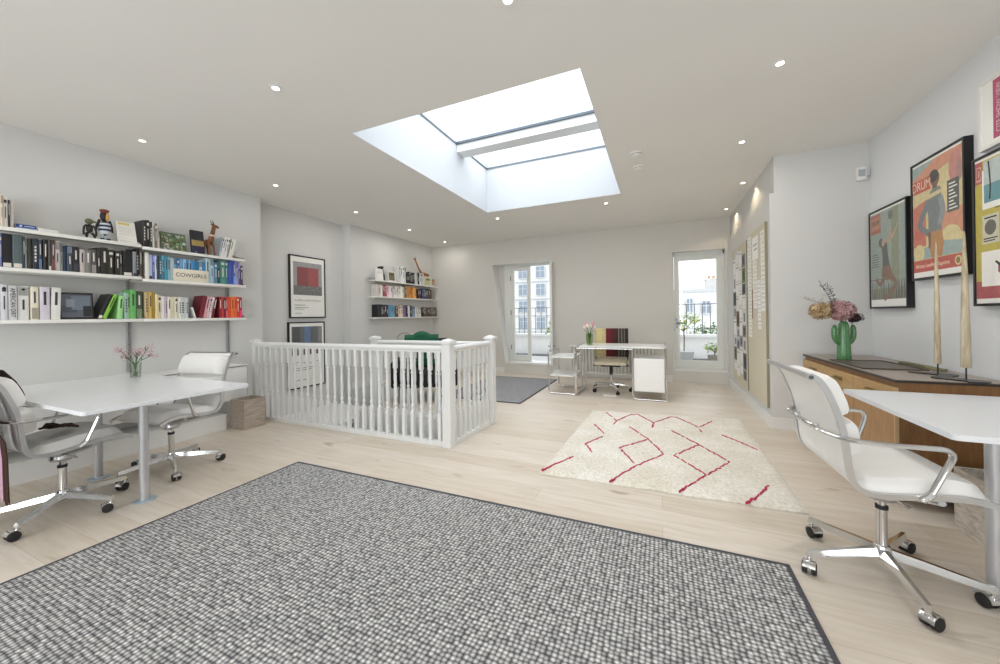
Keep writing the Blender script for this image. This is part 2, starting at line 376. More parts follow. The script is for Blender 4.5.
def lever(parent, x, z, s):
    f = MB()
    for q in (-1, 1):
        f.box(x-.018, x+.018, q*.022, q*.03, z-.09, z+.09); f.tube([(x, q*.03, z), (x, q*.065, z), (x+s*.11, q*.065, z)], .009, 8)
    return f.obj('handle', mat('77797c', .3, .8), parent)
l1 = leaf(d, .45, 2.045, .13); l1.location = (-.475, 0, .037)
f = MB()
for z in (.25, 1.0, 1.75): f.box(-.012, .006, -.034, -.02, z, z+.1)
f.obj('hinge', mat('8d8f90', .3, .8), l1)
l2 = leaf(d, .45, 2.045, .13); l2.location = (.42, -.02, .037); l2.rotation_euler = (0, 0, math.radians(-74)); lever(l2, .40, .37, -1)
d = thing('door_2', 'single glazed white terrace door beside the pinboards', 'door', (.635, 7.34, .2), kind='structure')
f = MB(); f.box(-.41, .41, -.15, .26, 0, .035); f.obj('sill', TRIM, d)
f = MB(); f.box(-.41, -.385, -.02, .05, .035, 2.115); f.box(.385, .41, -.02, .05, .035, 2.115); f.box(-.41, .41, -.02, .05, 2.05, 2.115); f.obj('frame', DOORC, d)
f = MB(); t = .024; W = .38; f.box(-W, -.30, -t, t, .037, 2.048); f.box(.285, W, -t, t, .037, 2.048); f.box(-.30, .285, -t, t, .037, .175); f.box(-.30, .285, -t, t, 1.96, 2.048)
l3 = f.obj('leaf', DOORC, d); f = MB(); f.box(-.30, .285, -.004, .004, .175, 1.96); f.obj('glass_pane', GLASS, l3); lever(l3, -.345, .84, 1)

# ------------------------------------------------------------------ downlights, detectors
LENS = emit_mat('lamp_lens', 'fff1dc', 9)
def downlight(x, y, label, power, warm=False):
    t = thing('downlight', label, 'ceiling light', (x, y, CH), 0, 'recessed ceiling downlights')
    f = MB(); f.lathe([(.023,-.004),(.040,-.004),(.040,-.0005),(.023,-.0005)], 24, ring=True); f.obj('trim_ring', WHITE, t)
    f = MB(); f.lathe([(.001,-.0025),(.0225,-.0025),(.0225,-.0008),(.001,-.0008)], 20); f.obj('lens', LENS, t)
    ld = bpy.data.lights.new('downlight_lamp', 'SPOT' if warm else 'AREA')
    ld.color = (1,.78,.5) if warm else (1,.97,.925); ld.energy = power
    if warm: ld.spot_size = math.radians(125); ld.spot_blend = .35; ld.shadow_soft_size = .02
    else: ld.shape = 'DISK'; ld.size = .05
    lo = bpy.data.objects.new('lamp', ld); COL.objects.link(lo); lo.parent = t; lo.location = (0,0,-.012)
ys = (1.72, 2.96, 4.23, 5.53, 6.75)
where = ('nearest the camera end', 'level with the start of the balustrade', 'level with the stairwell', 'level with the small far shelves', 'by the far wall')
PW = 2.2
for y, w in zip(ys, ('above the long bookshelves, before the wall corner', 'above the corner where the bookshelf wall ends', 'above the framed red poster', 'above the small far bookshelves', 'in the far corner beyond the small bookshelves')):
    downlight(-4.225, y, 'small round downlight '+w, PW*.7 if y < 3.5 else PW*(1.2 if y > 6 else 2.4))
downlight(-2.44, 1.72, 'small round downlight before the rooflight, on the bookshelf side', PW)
downlight(-2.44, 5.54, 'small round downlight just beyond the rooflight, nearer the stair', PW*3)
downlight(-.69, 1.74, 'small round downlight cut by the top edge of the picture', PW)
downlight(-.69, 5.5, 'small round downlight just beyond the rooflight, nearer the detectors', PW*3)
downlight(.745, 2.92, 'small round downlight above the cream rug, nearer the posters', PW*4)
downlight(.745, 4.11, 'small round downlight over the end of the white pier', PW*1.6)
downlight(.985, 5.41, 'warm downlight washing the bulkhead above the plain pinboard', 7, True)
downlight(.985, 6.66, 'warm downlight washing the bulkhead above the photo-covered pinboard', 7, True)
for i, (x, y) in enumerate(((-4.2,.45), (-2.44,.4), (-.69,.4), (.9,.9), (-4.2,-1.2), (-2.44,-1.2), (-.69,-1.2), (.9,-1.2))):
    downlight(x, y, 'downlight over the %s, %s' % (('bookshelf side','stair side','middle','poster side')[i % 4], 'close to the sash windows' if i > 3 else 'above the big grey rug'), PW*(3.5 if i % 4 == 3 else 1))
for y, lb, r in ((3.905, 'white domed smoke alarm nearer the camera of two on the ceiling', .062), (4.28, 'white flat round detector nearer the far wall of two on the ceiling', .058)):
    t = thing('smoke_detector', lb, 'smoke detector', (-.185, y, CH), 0, 'ceiling detectors')
    f = MB(); f.lathe([(r*.92,-.001),(r,-.004),(r,-.018),(r*.9,-.024)], 28); f.obj('base', WHITE, t)
    f = MB(); f.lathe([(r*.8,-.025),(r*.78,-.034),(r*.55,-.042),(.004,-.043)], 28); f.obj('cover', WHITE, t)
    f = MB(); f.lathe([(r*.805,-.0245),(r*.805,-.0275)], 28); f.obj('vent', BLACK, t)
t = thing('mounted_motion_sensor', 'small white alarm sensor high on the pier corner beside the posters', 'sensor', (1.80, 4.638, 2.47))
f = MB(); f.box(-.035, .035, -.045, 0, 0, .13, bev=.012); f.obj('body', WHITE, t)
f = MB(); f.box(-.03, .022, -.05, -.046, .035, .10, bev=.0015); f.obj('lens', mat('a9b0b6', .3), t)
f = MB(); f.box(.036, .062, -.03, -.005, .04, .1, bev=.004); f.obj('bracket', mat('c9ccd0', .5), t)
# ------------------------------------------------------------------ wall shelving, long run
SHELF = mat('ecebe6', .4, var=.01)
SF = -4.565   # front edge
bays = [(.925, 1.838, (1.962, 1.652, 1.247)), (1.846, 2.803, (1.948, 1.636, 1.247))]
bn = ('camera-end', 'balustrade-end'); rn = ('top', 'middle', 'bottom')
SHT = {}
for b, (y0, y1, zs) in enumerate(bays):
    for k, z in enumerate(zs):
        t = thing('wall_shelf', 'long white metal wall shelf, %s one of three in the %s bay' % (rn[k], bn[b]), 'shelf', (XL, y0, z), 0, 'white metal shelves of the long run')
        L = y1-y0
        f = MB(); f.box(.034, SF-XL, 0, L, -.004, 0); f.box(SF-XL-.012, SF-XL, 0, L, -.029, -.0041, bev=.001); f.box(.034, .042, 0, L, -.024, -.0041); f.obj('board', SHELF, t)
        for yy in (.0015, L-.004):
            f = MB(); f.prism([(.034,.0005),(.26,.0005),(.26,.02),(.12,.045),(.034,.075)], yy, yy+.0025, 'y'); f.obj('end_bracket', mat('b9b9b4', .4, .3), t)
        SHT[b, k] = z
for y, lb in ((.925, 'aluminium shelf upright at the camera end of the long run'), (1.842, 'aluminium shelf upright between the two bays of the long run'), (2.75, 'aluminium shelf upright at the balustrade end of the long run')):
    t = thing('shelf_upright', lb, 'shelf upright', (XL+.001, y, .72), 0, 'aluminium shelf uprights')
    f = MB(); f.box(0, .006, -.016, .016, 0, 1.31); f.box(0.006, .022, -.016, -.010, 0, 1.31); f.box(.006, .022, .010, .016, 0, 1.31); f.obj('rail', mat('b2b3b5', .45, .5), t)
    f = MB()
    for q in range(12): f.lathe([(.004,0),(.004,.003)], 8, (0,0,0), M=Matrix.Translation((.0062, 0, .06+q*.107)) @ Matrix.Rotation(PI/2, 4, 'Y'))
    f.obj('bolt', mat('5a5c5e', .4, .8), t)

# ------------------------------------------------------------------ books
ROW = {}
ROW['A1']=[(0.996,0.016,0.253,'b0473c','red',0),(1.012,0.016,0.258,'d9cdb8','tan',0),(1.028,0.013,0.247,'e2d6c4','cream',0),(1.041,0.024,0.237,'e6e4de','white',0),(1.065,0.010,0.215,'2a2622','black',0),(1.075,0.020,0.219,'d4ccc6','pale grey',0)]
ROW['B1']=[(0.984,0.021,0.249,'2c3038','black',0),(1.005,0.016,0.253,'39404e','dark blue',0),(1.021,0.011,0.256,'6a78a6','blue',0),(1.033,0.049,0.262,'1a1b22','black',0),(1.083,0.050,0.264,'59676a','grey green',0),(1.134,0.011,0.255,'27303c','dark blue',0),(1.145,0.009,0.249,'8a968e','pale grey',0),(1.155,0.024,0.248,'3a3b38','dark grey',0),(1.183,0.030,0.250,'2b323d','slate',0),(1.214,0.020,0.247,'3c4a60','navy',0),(1.240,0.024,0.252,'2b2625','black',0),(1.264,0.016,0.255,'4a4846','grey',0),(1.280,0.019,0.255,'4c3030','dark red',0),(1.302,0.028,0.251,'e0d6d4','white',0),(1.331,0.015,0.226,'8a9090','grey',0),(1.346,0.023,0.220,'2c4260','navy',0),(1.369,0.034,0.225,'454e56','slate',0),(1.403,0.036,0.223,'242229','black',0),(1.443,0.032,0.203,'c9bfbb','pale grey',0),(1.475,0.036,0.208,'7d7b78','grey',0),(1.512,0.035,0.218,'5c5a58','dark grey',0),(1.547,0.028,0.237,'1f1c1a','black',0),(1.575,0.046,0.243,'29261f','black',0),(1.622,0.043,0.232,'3a3627','dark olive',0),(1.667,0.031,0.224,'262422','black',0),(1.698,0.020,0.228,'36332f','charcoal',0),(1.719,0.067,0.235,'17171b','black',0),(1.788,0.028,0.238,'8b8f94','grey',0),(1.818,0.022,0.272,'211e1d','black',0),(1.840,0.020,0.275,'4e4440','brown',0)]
ROW['B2']=[(1.882,0.031,0.259,'eceae2','white',0),(1.912,0.029,0.244,'bcd0ea','pale blue',0),(1.941,0.018,0.242,'5e62a8','violet',0),(1.959,0.016,0.240,'d6e2f0','white',0),(1.975,0.016,0.242,'2c3c4c','black',0),(1.991,0.024,0.248,'357c92','teal',0),(2.015,0.025,0.249,'7fb6d0','light blue',0),(2.040,0.024,0.247,'43a0b8','cyan',0),(2.064,0.025,0.245,'a8cfd8','pale blue',0),(2.089,0.028,0.234,'bccace','pale grey',0),(2.117,0.025,0.237,'7fb4dc','light blue',0),(2.142,0.024,0.239,'3a6f9f','blue',0),(2.166,0.027,0.239,'6fa8d8','light blue',0),(2.193,0.026,0.237,'a8cdea','pale blue',0),(2.219,0.027,0.236,'5a9cd2','blue',0),(2.246,0.028,0.234,'86bce4','light blue',0),(2.274,0.027,0.232,'4a90c6','blue',0),(2.301,0.036,0.231,'2f7aa0','teal blue',0),(2.337,0.030,0.241,'d4e8f0','white',0),(2.367,0.039,0.234,'4f8cc8','blue',0),(2.407,0.039,0.290,'c4dce0','pale grey',0),(2.446,0.040,0.290,'bcd4e2','pale blue',0),(2.485,0.031,0.238,'5a88a4','steel blue',0),(2.516,0.031,0.253,'28464c','dark teal',0),(2.547,0.053,0.276,'4c8c80','green',0),(2.600,0.032,0.276,'3c7c8c','teal',0),(2.632,0.055,0.293,'3e56a8','royal blue',0),(2.687,0.022,0.286,'4a68b8','blue',0),(2.709,0.033,0.284,'a8a4d4','lilac',0),(2.742,0.026,0.276,'6a5c90','purple',0),(2.768,0.031,0.237,'5a4468','dark purple',0)]
ROW['C1']=[(0.976,0.023,0.275,'dedad4','white',0),(1.001,0.019,0.273,'e4e2de','white',0),(1.022,0.034,0.272,'dcdce2','white',0),(1.059,0.043,0.267,'dcdcdc','white',0),(1.107,0.056,0.267,'e4e4e2','white',0),(1.169,0.041,0.266,'e8e2cc','cream',0),(1.215,0.053,0.266,'d8d2dc','lilac white',0),(1.273,0.053,0.265,'e6e6e0','off white',1.5)]
ROW['C1b']=[(1.673,0.037,0.216,'a4dc94','pale green',4),(1.715,0.028,0.246,'a4c4b8','grey green',0),(1.744,0.017,0.238,'b8d8a0','lime',0),(1.767,0.042,0.278,'6cb868','green',0),(1.813,0.049,0.266,'47553f','black and green',0)]
ROW['C2']=[(1.874,0.029,0.259,'c8b488','tan',0),(1.905,0.031,0.266,'d8b45a','mustard',0),(1.936,0.014,0.257,'9c7c3c','brown',0),(1.951,0.027,0.243,'ecdca4','pale yellow',0),(1.978,0.032,0.234,'ece0c8','cream',0),(2.010,0.024,0.225,'efece6','white',0),(2.034,0.019,0.226,'c4b4cc','lilac',0),(2.054,0.030,0.222,'ece6d4','cream',0),(2.084,0.029,0.218,'e8e2cc','cream',0),(2.113,0.029,0.223,'e0dac4','cream',0),(2.144,0.029,0.221,'e6e6dc','white',0),(2.173,0.036,0.222,'dfe2dc','white',0),(2.210,0.027,0.218,'c8d2dc','pale blue',0)]
ROW['C2b']=[(2.531,0.027,0.242,'8c2430','dark red',0),(2.560,0.019,0.232,'d84c40','red',0),(2.581,0.026,0.233,'7c1c2c','dark red',0),(2.607,0.021,0.234,'c04048','red',0),(2.630,0.031,0.241,'d85438','orange red',0),(2.661,0.033,0.248,'ec7c34','orange',0),(2.694,0.029,0.249,'e86434','orange',0),(2.723,0.029,0.250,'d44034','red',0),(2.752,0.034,0.245,'a82448','crimson',0)]
ROW['F1']=[(5.820,0.219,0.340,'e2e4e2','white',0),(6.049,0.279,0.246,'202024','black',0),(6.338,0.094,0.256,'d4dadc','white',0),(6.436,0.057,0.264,'17171a','black',0),(6.503,0.153,0.265,'dcdcd8','white',0)]
ROW['F2']=[(5.187,0.163,0.223,'e2dad6','white',0),(5.358,0.101,0.234,'ac4858','red',0),(5.464,0.158,0.230,'ecd4dc','pink',0),(5.639,0.160,0.223,'ece8e4','white',0),(5.805,0.160,0.235,'e8e6da','white',0),(5.972,0.083,0.264,'7c6c54','brown',0),(6.062,0.045,0.269,'d89454','orange',0),(6.126,0.126,0.256,'e09848','orange',0),(6.252,0.123,0.243,'e8a860','orange',0),(6.437,0.100,0.212,'4c3038','dark red',0),(6.581,0.209,0.224,'344468','navy',0),(6.790,0.156,0.236,'5a4a44','brown',0)]
ROW['F3']=[(5.192,0.110,0.245,'1a1c20','black',0),(5.302,0.193,0.248,'24262a','black',0),(5.500,0.074,0.246,'5c8cac','blue',0),(5.573,0.116,0.238,'6ca0bc','light blue',0),(5.706,0.078,0.217,'6c4c40','brown',0),(5.796,0.123,0.233,'e4d4bc','cream',0),(5.919,0.094,0.242,'8c78a4','purple',0),(6.013,0.077,0.244,'342c40','dark purple',0),(6.103,0.046,0.235,'e4e4e4','white',0),(6.149,0.067,0.236,'2c343c','black',0),(6.222,0.095,0.231,'8ca0b8','grey blue',0),(6.337,0.198,0.209,'dededa','white',0),(6.542,0.088,0.207,'241c18','black',0),(6.629,0.151,0.205,'54443c','brown',0),(6.780,0.155,0.205,'3c3024','dark brown',0),(6.935,0.088,0.204,'605850','grey brown',0),(7.023,0.114,0.210,'4c4034','brown',0)]

SHADE = {}
def tint(h, k):
    return ''.join('%02x' % max(0, min(255, int(int(h[i:i+2],16)*k))) for i in (0,2,4))
def book(y0, t, h, hexc, depth, X, z, lean=0, style=0, axis_y=True, name='book'):
    """upright book, spine to +x; origin at the spine foot; origin edge sits on the shelf"""
    cov = mat(hexc, .45, var=.05, scale=20); dark = sum(lin(hexc)[:3])/3 < .25
    band = mat('e6e2d8' if dark else '3a3a44', .5, var=.05); second = mat(tint(hexc, 1.7 if dark else .72), .5, var=.05)
    f = MB(); c = .0022 if t > .012 else .001
    piv = t if lean > 0 else 0
    f.box(-depth, -.004, -piv, -piv+c, 0, h, 0); f.box(-depth, -.004, t-piv-c, t-piv, 0, h, 0)
    n = 4; pr = [(-.004, -piv)]+[(-.004+.004*math.sin(PI*i/n), -piv+t*(1-math.cos(PI*i/n))/2) for i in range(n+1)]+[(-.004, t-piv)]
    pr = [(-.0045, -piv)]+[(-.004+.0035*math.sin(PI*i/n), -piv+t*(.02+.96*i/n)) for i in range(n+1)]+[(-.0045, t-piv)]
    f.prism(pr, 0, h, 'z', 0)
    f.box(-depth+.004, -.0046, -piv+c+.0002, t-piv-c-.0002, .003, h-.003, 1)
    w0, w1 = -piv+t*.2, -piv+t*.8; e = .0006
    def mark(a, b, q0, q1, m): f.box(.0001, e, q0, q1, h*a, h*b, m)
    if style == 1: mark(.45, .86, -piv+t*.36, -piv+t*.64, 2)
    elif style == 2: mark(.8, .9, w0, w1, 2); mark(.3, .68, -piv+t*.4, -piv+t*.6, 2)
    elif style == 3: mark(.02, .14, -piv+t*.1, -piv+t*.9, 2)
    elif style == 4: mark(.72, .97, -piv+t*.08, -piv+t*.92, 3); mark(.3, .6, -piv+t*.4, -piv+t*.6, 2)
    elif style == 5:
        for q in range(5): mark(.25+.11*q, .32+.11*q, -piv+t*.33, -piv+t*.67, 2)
    elif style == 6: mark(.03, .36, -piv+t*.1, -piv+t*.9, 3); mark(.5, .85, -piv+t*.38, -piv+t*.62, 2)
    o = f.obj(name, [cov, PAGES, band, second], None, (X, y0+piv, z+.0006), (-math.radians(lean), 0, 0))
    return o
def rowtxt(i, n): return ORD[i]
ROWINFO = {'A1': (0,0,'in the camera-end upright group on the top shelf'), 'B1': (0,1,'along the dark middle shelf from the camera end'),
           'B2': (1,1,'along the blue middle-shelf row from the bay joint'), 'C1': (0,2,'along the white-spined bottom-shelf row'), 'C1b': (0,2,'in the green bottom-shelf group'),
           'C2': (1,2,'along the yellow and cream bottom-shelf row'), 'C2b': (1,2,'in the red and orange bottom-shelf group')}
GRP = {'A1':'books on the top long shelf','B1':'dark books on the middle shelf','B2':'blue books on the middle shelf','C1':'white books on the bottom shelf','C1b':'green books on the bottom shelf','C2':'cream books on the bottom shelf','C2b':'red books on the bottom shelf'}
STY = {'AMERICAN':0}
for k, (b, s, phrase) in ROWINFO.items():
    z = SHT[b, s]; last = -9
    for i, (y0, t, h, hx, wd, lean) in enumerate(ROW[k]):
        top = SHT[b, s-1]-.032-z if s else 9
        h = min(h, top); y0 = max(y0, last+.0006, bays[b][0]+.0065); t = t-.0012
        if k == 'B1' and i == 13: sty = 4
        elif k == 'C1': sty = (1, 2, 2, 0, 4, 6, 1, 1)[i]
        else: sty = rnd.choice((0,1,1,2,3,4,5,6) if k != 'C2' else (0,0,1,2,5))
        if lean: y0 += .0
        o = book(y0, t, h, hx, rnd.uniform(.165,.2), -4.605+rnd.uniform(-.012,.008), z, lean, sty)
        th = 'thick' if t > .035 else 'slim' if t < .02 else ''
        tag(o, ('%s %s book, %s %s' % (th, wd, ORD[i], phrase)).strip(), 'book', GRP[k])
        last = y0+t + (h*math.sin(math.radians(lean)) if lean > 0 else 0)
        if k == 'C1' and i == 3:
            text('spine_title', 'AMERICAN DIRT', .036, mat('17181c', .6), o, (.0008, t/2, h*.5), (PI/2, PI/2, PI/2), sx=.84)
        if k == 'C1' and i in (2, 4):
            f = MB(); f.lathe([(.001,0),(.009,0),(.009,.0006),(.001,.0006)], 12, M=Matrix.Translation((.0004, t/2, h*.9)) @ Matrix.Rotation(PI/2, 4, 'Y')); f.obj('spine_emblem', BLACK, o)
# leaning ones in the white, green and red groups
def leaner(y, t, h, hx, lean, z, label, grp, X=-4.60, depth=.18, sty=1):
    return tag(book(y, t, h, hx, depth, X, z, lean, sty), label, 'book', grp)
z = SHT[0,2]
leaner(1.543, .026, .235, '1d1d1f', 20, z, 'wide black book leaning hard against the green books', GRP['C1b'], sty=3)
leaner(1.5735, .026, .235, '86c444', 20, z, 'lime green book leaning against the upright green books', GRP['C1b'])
z = SHT[1,2]
leaner(2.292, .012, .12, 'e8e6e0', -14, z, 'thin white booklet tilted beside the grey wire bookend', GRP['C2b'], sty=0)
yy = 2.326
for t_, h, hx, sty, lb in ((.04, .245, '74202c', 0, 'dark red book leaning first in the red bottom-shelf group'), (.027, .24, 'd8a0a8', 1, 'pink book leaning second in the red bottom-shelf group'), (.024, .238, 'e0c0c4', 2, 'pale pink book leaning third in the red bottom-shelf group'), (.02, .236, 'ece0e0', 5, 'white and pink book leaning fourth in the red bottom-shelf group'), (.026, .24, '701824', 1, 'dark maroon book leaning fifth in the red bottom-shelf group')):
    yy += (t_+.0012)/math.cos(math.radians(11)); leaner(yy-t_, t_, h, hx, 11, z, lb, GRP['C2b'], sty=sty)
t = thing('bookend', 'grey wire bookend between the cream books and the red books', 'bookend', (-4.68, 2.262, z+.0008))
f = MB(); f.box(-.06, .06, -.02, .026, 0, .0015); f.obj('base', ALU, t)
f = MB(); f.tube(round_path([(-.05,-.019,.001),(-.05,-.019,.1),(.05,-.019,.1),(.05,-.019,.001)], .02), .002, 6); f.obj('wire_hoop', ALU, t)

# top shelf, display pieces
z = SHT[0,0]
def flat(y0, y1, z0, th, hx, label, d=.15, X=-4.60):
    f = MB(); f.box(-d, 0, 0, y1-y0, 0, .002, 0); f.box(-d, 0, 0, y1-y0, th-.002, th, 0); f.box(-.003, 0, 0, y1-y0, .002, th-.002, 0); f.box(-d+.003, -.0032, .003, y1-y0-.003, .0022, th-.0022, 1)
    f.box(.0001, .0006, (y1-y0)*.18, (y1-y0)*.3, th*.25, th*.75, 2); f.box(.0001, .0006, (y1-y0)*.4, (y1-y0)*.9, th*.42, th*.58, 2)
    return tag(f.obj('book', [mat(hx, .45), PAGES, mat('e4e6ea', .5)], None, (X, y0, z0+.0008)), label, 'book', GRP['A1'])
flat(1.10, 1.205, z, .012, 'b6cbe6', 'pale blue book lying flat under the royal blue one on the top shelf')
flat(1.098, 1.203, z+.0135, .026, '2a4a92', 'royal blue book lying flat on a pale blue one on the top shelf')
flat(1.21, 1.318, z, .028, 'e8e6e2', 'white book lying flat beside the royal blue one on the top shelf')
def facing(y0, y1, h, th, tilt, label, grp, draw, z, X=-4.62, twist=0, name='book', cat='book'):
    """book or picture set face-out, tilted back a little against the wall"""
    f = MB(); w = y1-y0
    f.box(-th, 0, 0, w, 0, h, 0); f.box(-th+.002, -.002, .002, w+.0004, .002, h+.0004, 1)
    mats = draw(f, w, h)
    o = f.obj(name, mats, None, (X, y0, z+.001+th*math.sin(math.radians(tilt))), (0, -math.radians(tilt), math.radians(twist)))
    return tag(o, label, cat, grp)
def patch(f, u0, u1, v0, v1, m, e=.0006): f.box(.00005, e, u0, u1, v0, v1, m)
def dr_white(f, w, h):
    patch(f, w*.12, w*.7, h*.84, h*.95, 2); patch(f, w*.1, w*.9, h*.4, h*.42, 3); patch(f, w*.1, w*.6, h*.08, h*.1, 3)
    for q in range(5): patch(f, w*.1, w*(.9-.1*(q % 2)), h*(.5+q*.06), h*(.515+q*.06), 3)
    return [mat('e9e6df', .6), PAGES, mat('d8c878', .6), mat('c9c6c0', .6)]
facing(1.695, 1.832, .215, .012, 14, 'cream face-out book with a yellow heading beside the striped toy', GRP['A1'], dr_white, z, twist=0)
leaner(1.80, .022, .205, 'e6e3da', 9, z, 'white book leaning behind the cream face-out book', GRP['A1'], X=-4.66, depth=.15, sty=2) if False else None
z = SHT[1,0]
tops = [(1.868,.022,.262,'2a2626','black'),(1.892,.026,.268,'1c1a1c','black'),(1.920,.02,.258,'3c3836','dark grey'),(1.942,.014,.262,'e4e0d8','white'),(1.958,.02,.25,'7a7268','brown grey'),(1.980,.014,.245,'cfc8bc','beige')]
for i, (y0, t_, h, hx, wd) in enumerate(tops):
    tag(book(y0, t_-.001, h, hx, .17, -4.60, z, 0, rnd.choice((1,2,5))), '%s book, %s in the short upright row at the bay joint, top shelf' % (wd, ORD[i]), 'book', GRP['A1'])
def dr_green(f, w, h):
    r = random.Random(3)
    for q in range(46):
        u, v = r.uniform(.02,.86)*w, r.uniform(.03,.86)*h; patch(f, u, u+r.uniform(.03,.13)*w, v, v+r.uniform(.04,.14)*h, r.choice((2,3,4,5,6)), .0004+q*.00001)
    return [mat('5c6a48', .5), PAGES, mat('86a478', .5), mat('bcc8d0', .5), mat('3c4a36', .5), mat('8fa4b4', .5), mat('c8b8a8', .5)]
facing(2.02, 2.235, .19, .016, 9, 'green and blue patterned picture book standing face-out on the top shelf', GRP['A1'], dr_green, z)
def dr_dark(f, w, h):
    patch(f, .002, w-.002, h*.6, h*.985, 2); patch(f, .002, w-.002, h*.34, h*.58, 3); patch(f, w*.1, w*.9, h*.42, h*.5, 4); patch(f, .002, w-.002, .004, h*.32, 5); patch(f, w*.2, w*.42, h*.03, h*.1, 6)
    return [mat('23242c', .5), PAGES, mat('22252f', .4), mat('b39a5a', .5), mat('d0bc80', .5), mat('2e2a48', .5), mat('cfd2d4', .5)]
facing(2.285, 2.405, .26, .026, 7, 'black and gold face-out book standing behind the wooden deer, top shelf', GRP['A1'], dr_dark, z)
yy = 2.53
for i, (y, t_, h, hx, ln, wd) in enumerate(((2.545,.018,.235,'b8c0c8',16,'pale grey blue'),(2.566,.02,.24,'e8e8e6',14,'white'),(2.592,.018,.238,'dfe3e6',12,'pale grey'),(2.618,.02,.235,'ecebe8',10,'white'),(2.648,.016,.23,'9a9080',7,'taupe'),(2.674,.022,.228,'ebebe8',6,'white'),(2.704,.02,.225,'e2e2de',5,'off-white'))):
    yy += (t_+.0012)/math.cos(math.radians(12)); leaner(yy-t_, t_, h, hx, 12, z, '%s book leaning %s in the white group at the balustrade end, top shelf' % (wd, ORD[i]), GRP['A1'], sty=rnd.choice((1,2,0)))
# framed dark photograph on the bottom shelf
def dr_photo(f, w, h):
    patch(f, w*.06, w*.94, h*.07, h*.93, 2, .0005); patch(f, w*.08, w*.5, h*.25, h*.5, 3, .0008); patch(f, w*.35, w*.9, h*.35, h*.88, 4, .0009); patch(f, w*.68, w*.93, h*.1, h*.5, 5, .0012); patch(f, w*.2, w*.45, h*.45, h*.75, 6, .0011)
    return [FRAMEBLK, FRAMEBLK, mat('5c636e', .3), mat('4a515c', .3), mat('737d8a', .3), mat('26262a', .3), mat('8b919a', .3)]
facing(1.334, 1.54, .232, .018, 6, 'black-framed dark photograph standing face-out beside the white books', None, dr_photo, SHT[0,2], X=-4.65, name='photo_frame', cat='photo frame')
# lettered sign
t = thing('lettered_sign', 'cream name board standing in front of the blue books', 'sign', (-4.578, 2.095, SHT[1,1]+.001))
f = MB(); f.box(-.012, 0, 0, .315, 0, .128, bev=.002); f.obj('board', mat('e6dfcc', .6), t)
text('lettering', 'COWGIRLS', .056, mat('3a3a3a', .6), t, (.0008, .1575, .064), (PI/2, 0, PI/2), sx=.98)

# figurines
z = SHT[0,0]
t = thing('toy_figurine', 'small black long-armed toy with an olive beaked head on the top shelf', 'figurine', (-4.64, 1.515, z+.001))
K = mat('1c1b1a', .5); O_ = mat('5f6148', .5)
f = MB(); f.ball((0,0,.092), .027, sc=(.8,.85,1.55)); f.tube([(0,-.014,.055),(0.004,-.02,.02),(.01,-.02,.004)], [.011,.009,.008]); f.tube([(0,.014,.055),(.004,.03,.03),(.01,.03,.004)], [.011,.009,.008]); f.obj('body', K, t)
f = MB()
for s in (-1, 1): f.tube([(0,s*.018,.122),(0.004,s*.034,.105),(0.008,s*.04,.065),(.01,s*.038,.03)], [.009,.008,.007,.008])
f.obj('arm', K, t)
f = MB(); f.ball((0,-.002,.156), .027, sc=(.95,1.05,.95)); f.tube([(.01,.008,.156),(.016,.028,.154),(.02,.044,.148)], [.012,.009,.004]); f.obj('head', O_, t)
t = thing('toy_figurine', 'striped-shirted toy bird with a red cap on the top shelf', 'figurine', (-4.64, 1.612, z+.001))
f = MB(); f.ball((0,0,.10), .044, sc=(.8,.95,1.35)); f.ball((0,0,.19), .036, sc=(.9,1,1.2)); f.obj('body', K, t)
f = MB(); f.lathe([(.036,.06),(.0445,.085),(.046,.11),(.040,.135)], 20, m=0); f.lathe([(.0455,.075),(.0475,.09)], 20, m=1); f.lathe([(.0475,.105),(.0465,.12)], 20, m=1); f.lathe([(.04,.05),(.041,.061)], 20, m=0); f.obj('striped_shirt', [mat('ccd0d6', .7), mat('26304e', .7)], t)
f = MB(); f.ball((.022,.012,.185), .022, sc=(.7,.8,1.5)); f.obj('face', mat('c8a05c', .6), t)
f = MB(); f.ball((0,0,.234), .032, sc=(1,1.25,.42)); f.ball((.0,0,.222), .03, sc=(1,1,.4)); f.obj('cap', mat('7c3a2c', .6), t)
f = MB(); f.tube([(0,-.036,.16),(0,-.06,.11),(.004,-.066,.07)], [.012,.011,.006]); f.tube([(0,.036,.16),(0,.056,.11),(.004,.06,.07)], [.012,.011,.006]); f.obj('wing', K, t)
f = MB(); f.tube([(0,-.018,.05),(0,-.02,.014)], .012); f.tube([(0,.018,.05),(0,.02,.014)], .012); f.obj('leg', mat('b9bcc0', .6), t)
f = MB(); f.ball((.012,-.024,.011), .017, sc=(1.3,1,.6)); f.ball((.012,.024,.011), .017, sc=(1.3,1,.6)); f.obj('shoe', mat('2c4a5e', .5), t)
t.scale = (1.0, .86, 1.17)
z = SHT[1,0]
t = thing('wooden_deer', 'carved brown wooden deer with upright neck at the balustrade-end bay, top shelf', 'figurine', (-4.60, 2.46, z+.001))
BR = wood_mat('deer_wood', '5a3420', '8a5a38', 2, 8, .35)
f = MB(); f.tube([(0,-.01,.15),(0,.0,.2),(0,.012,.25),(0,.022,.3),(0,.03,.335)], [.03,.026,.022,.02,.02], 10); f.tube([(0,.018,.338),(0,.045,.338),(0,.075,.325)], [.02,.019,.009], 10); f.tube([(-.0,-.012,.15),(-.05,-.016,.15),(-.09,-.014,.15)], [.032,.034,.028], 10); f.obj('body', BR, t)
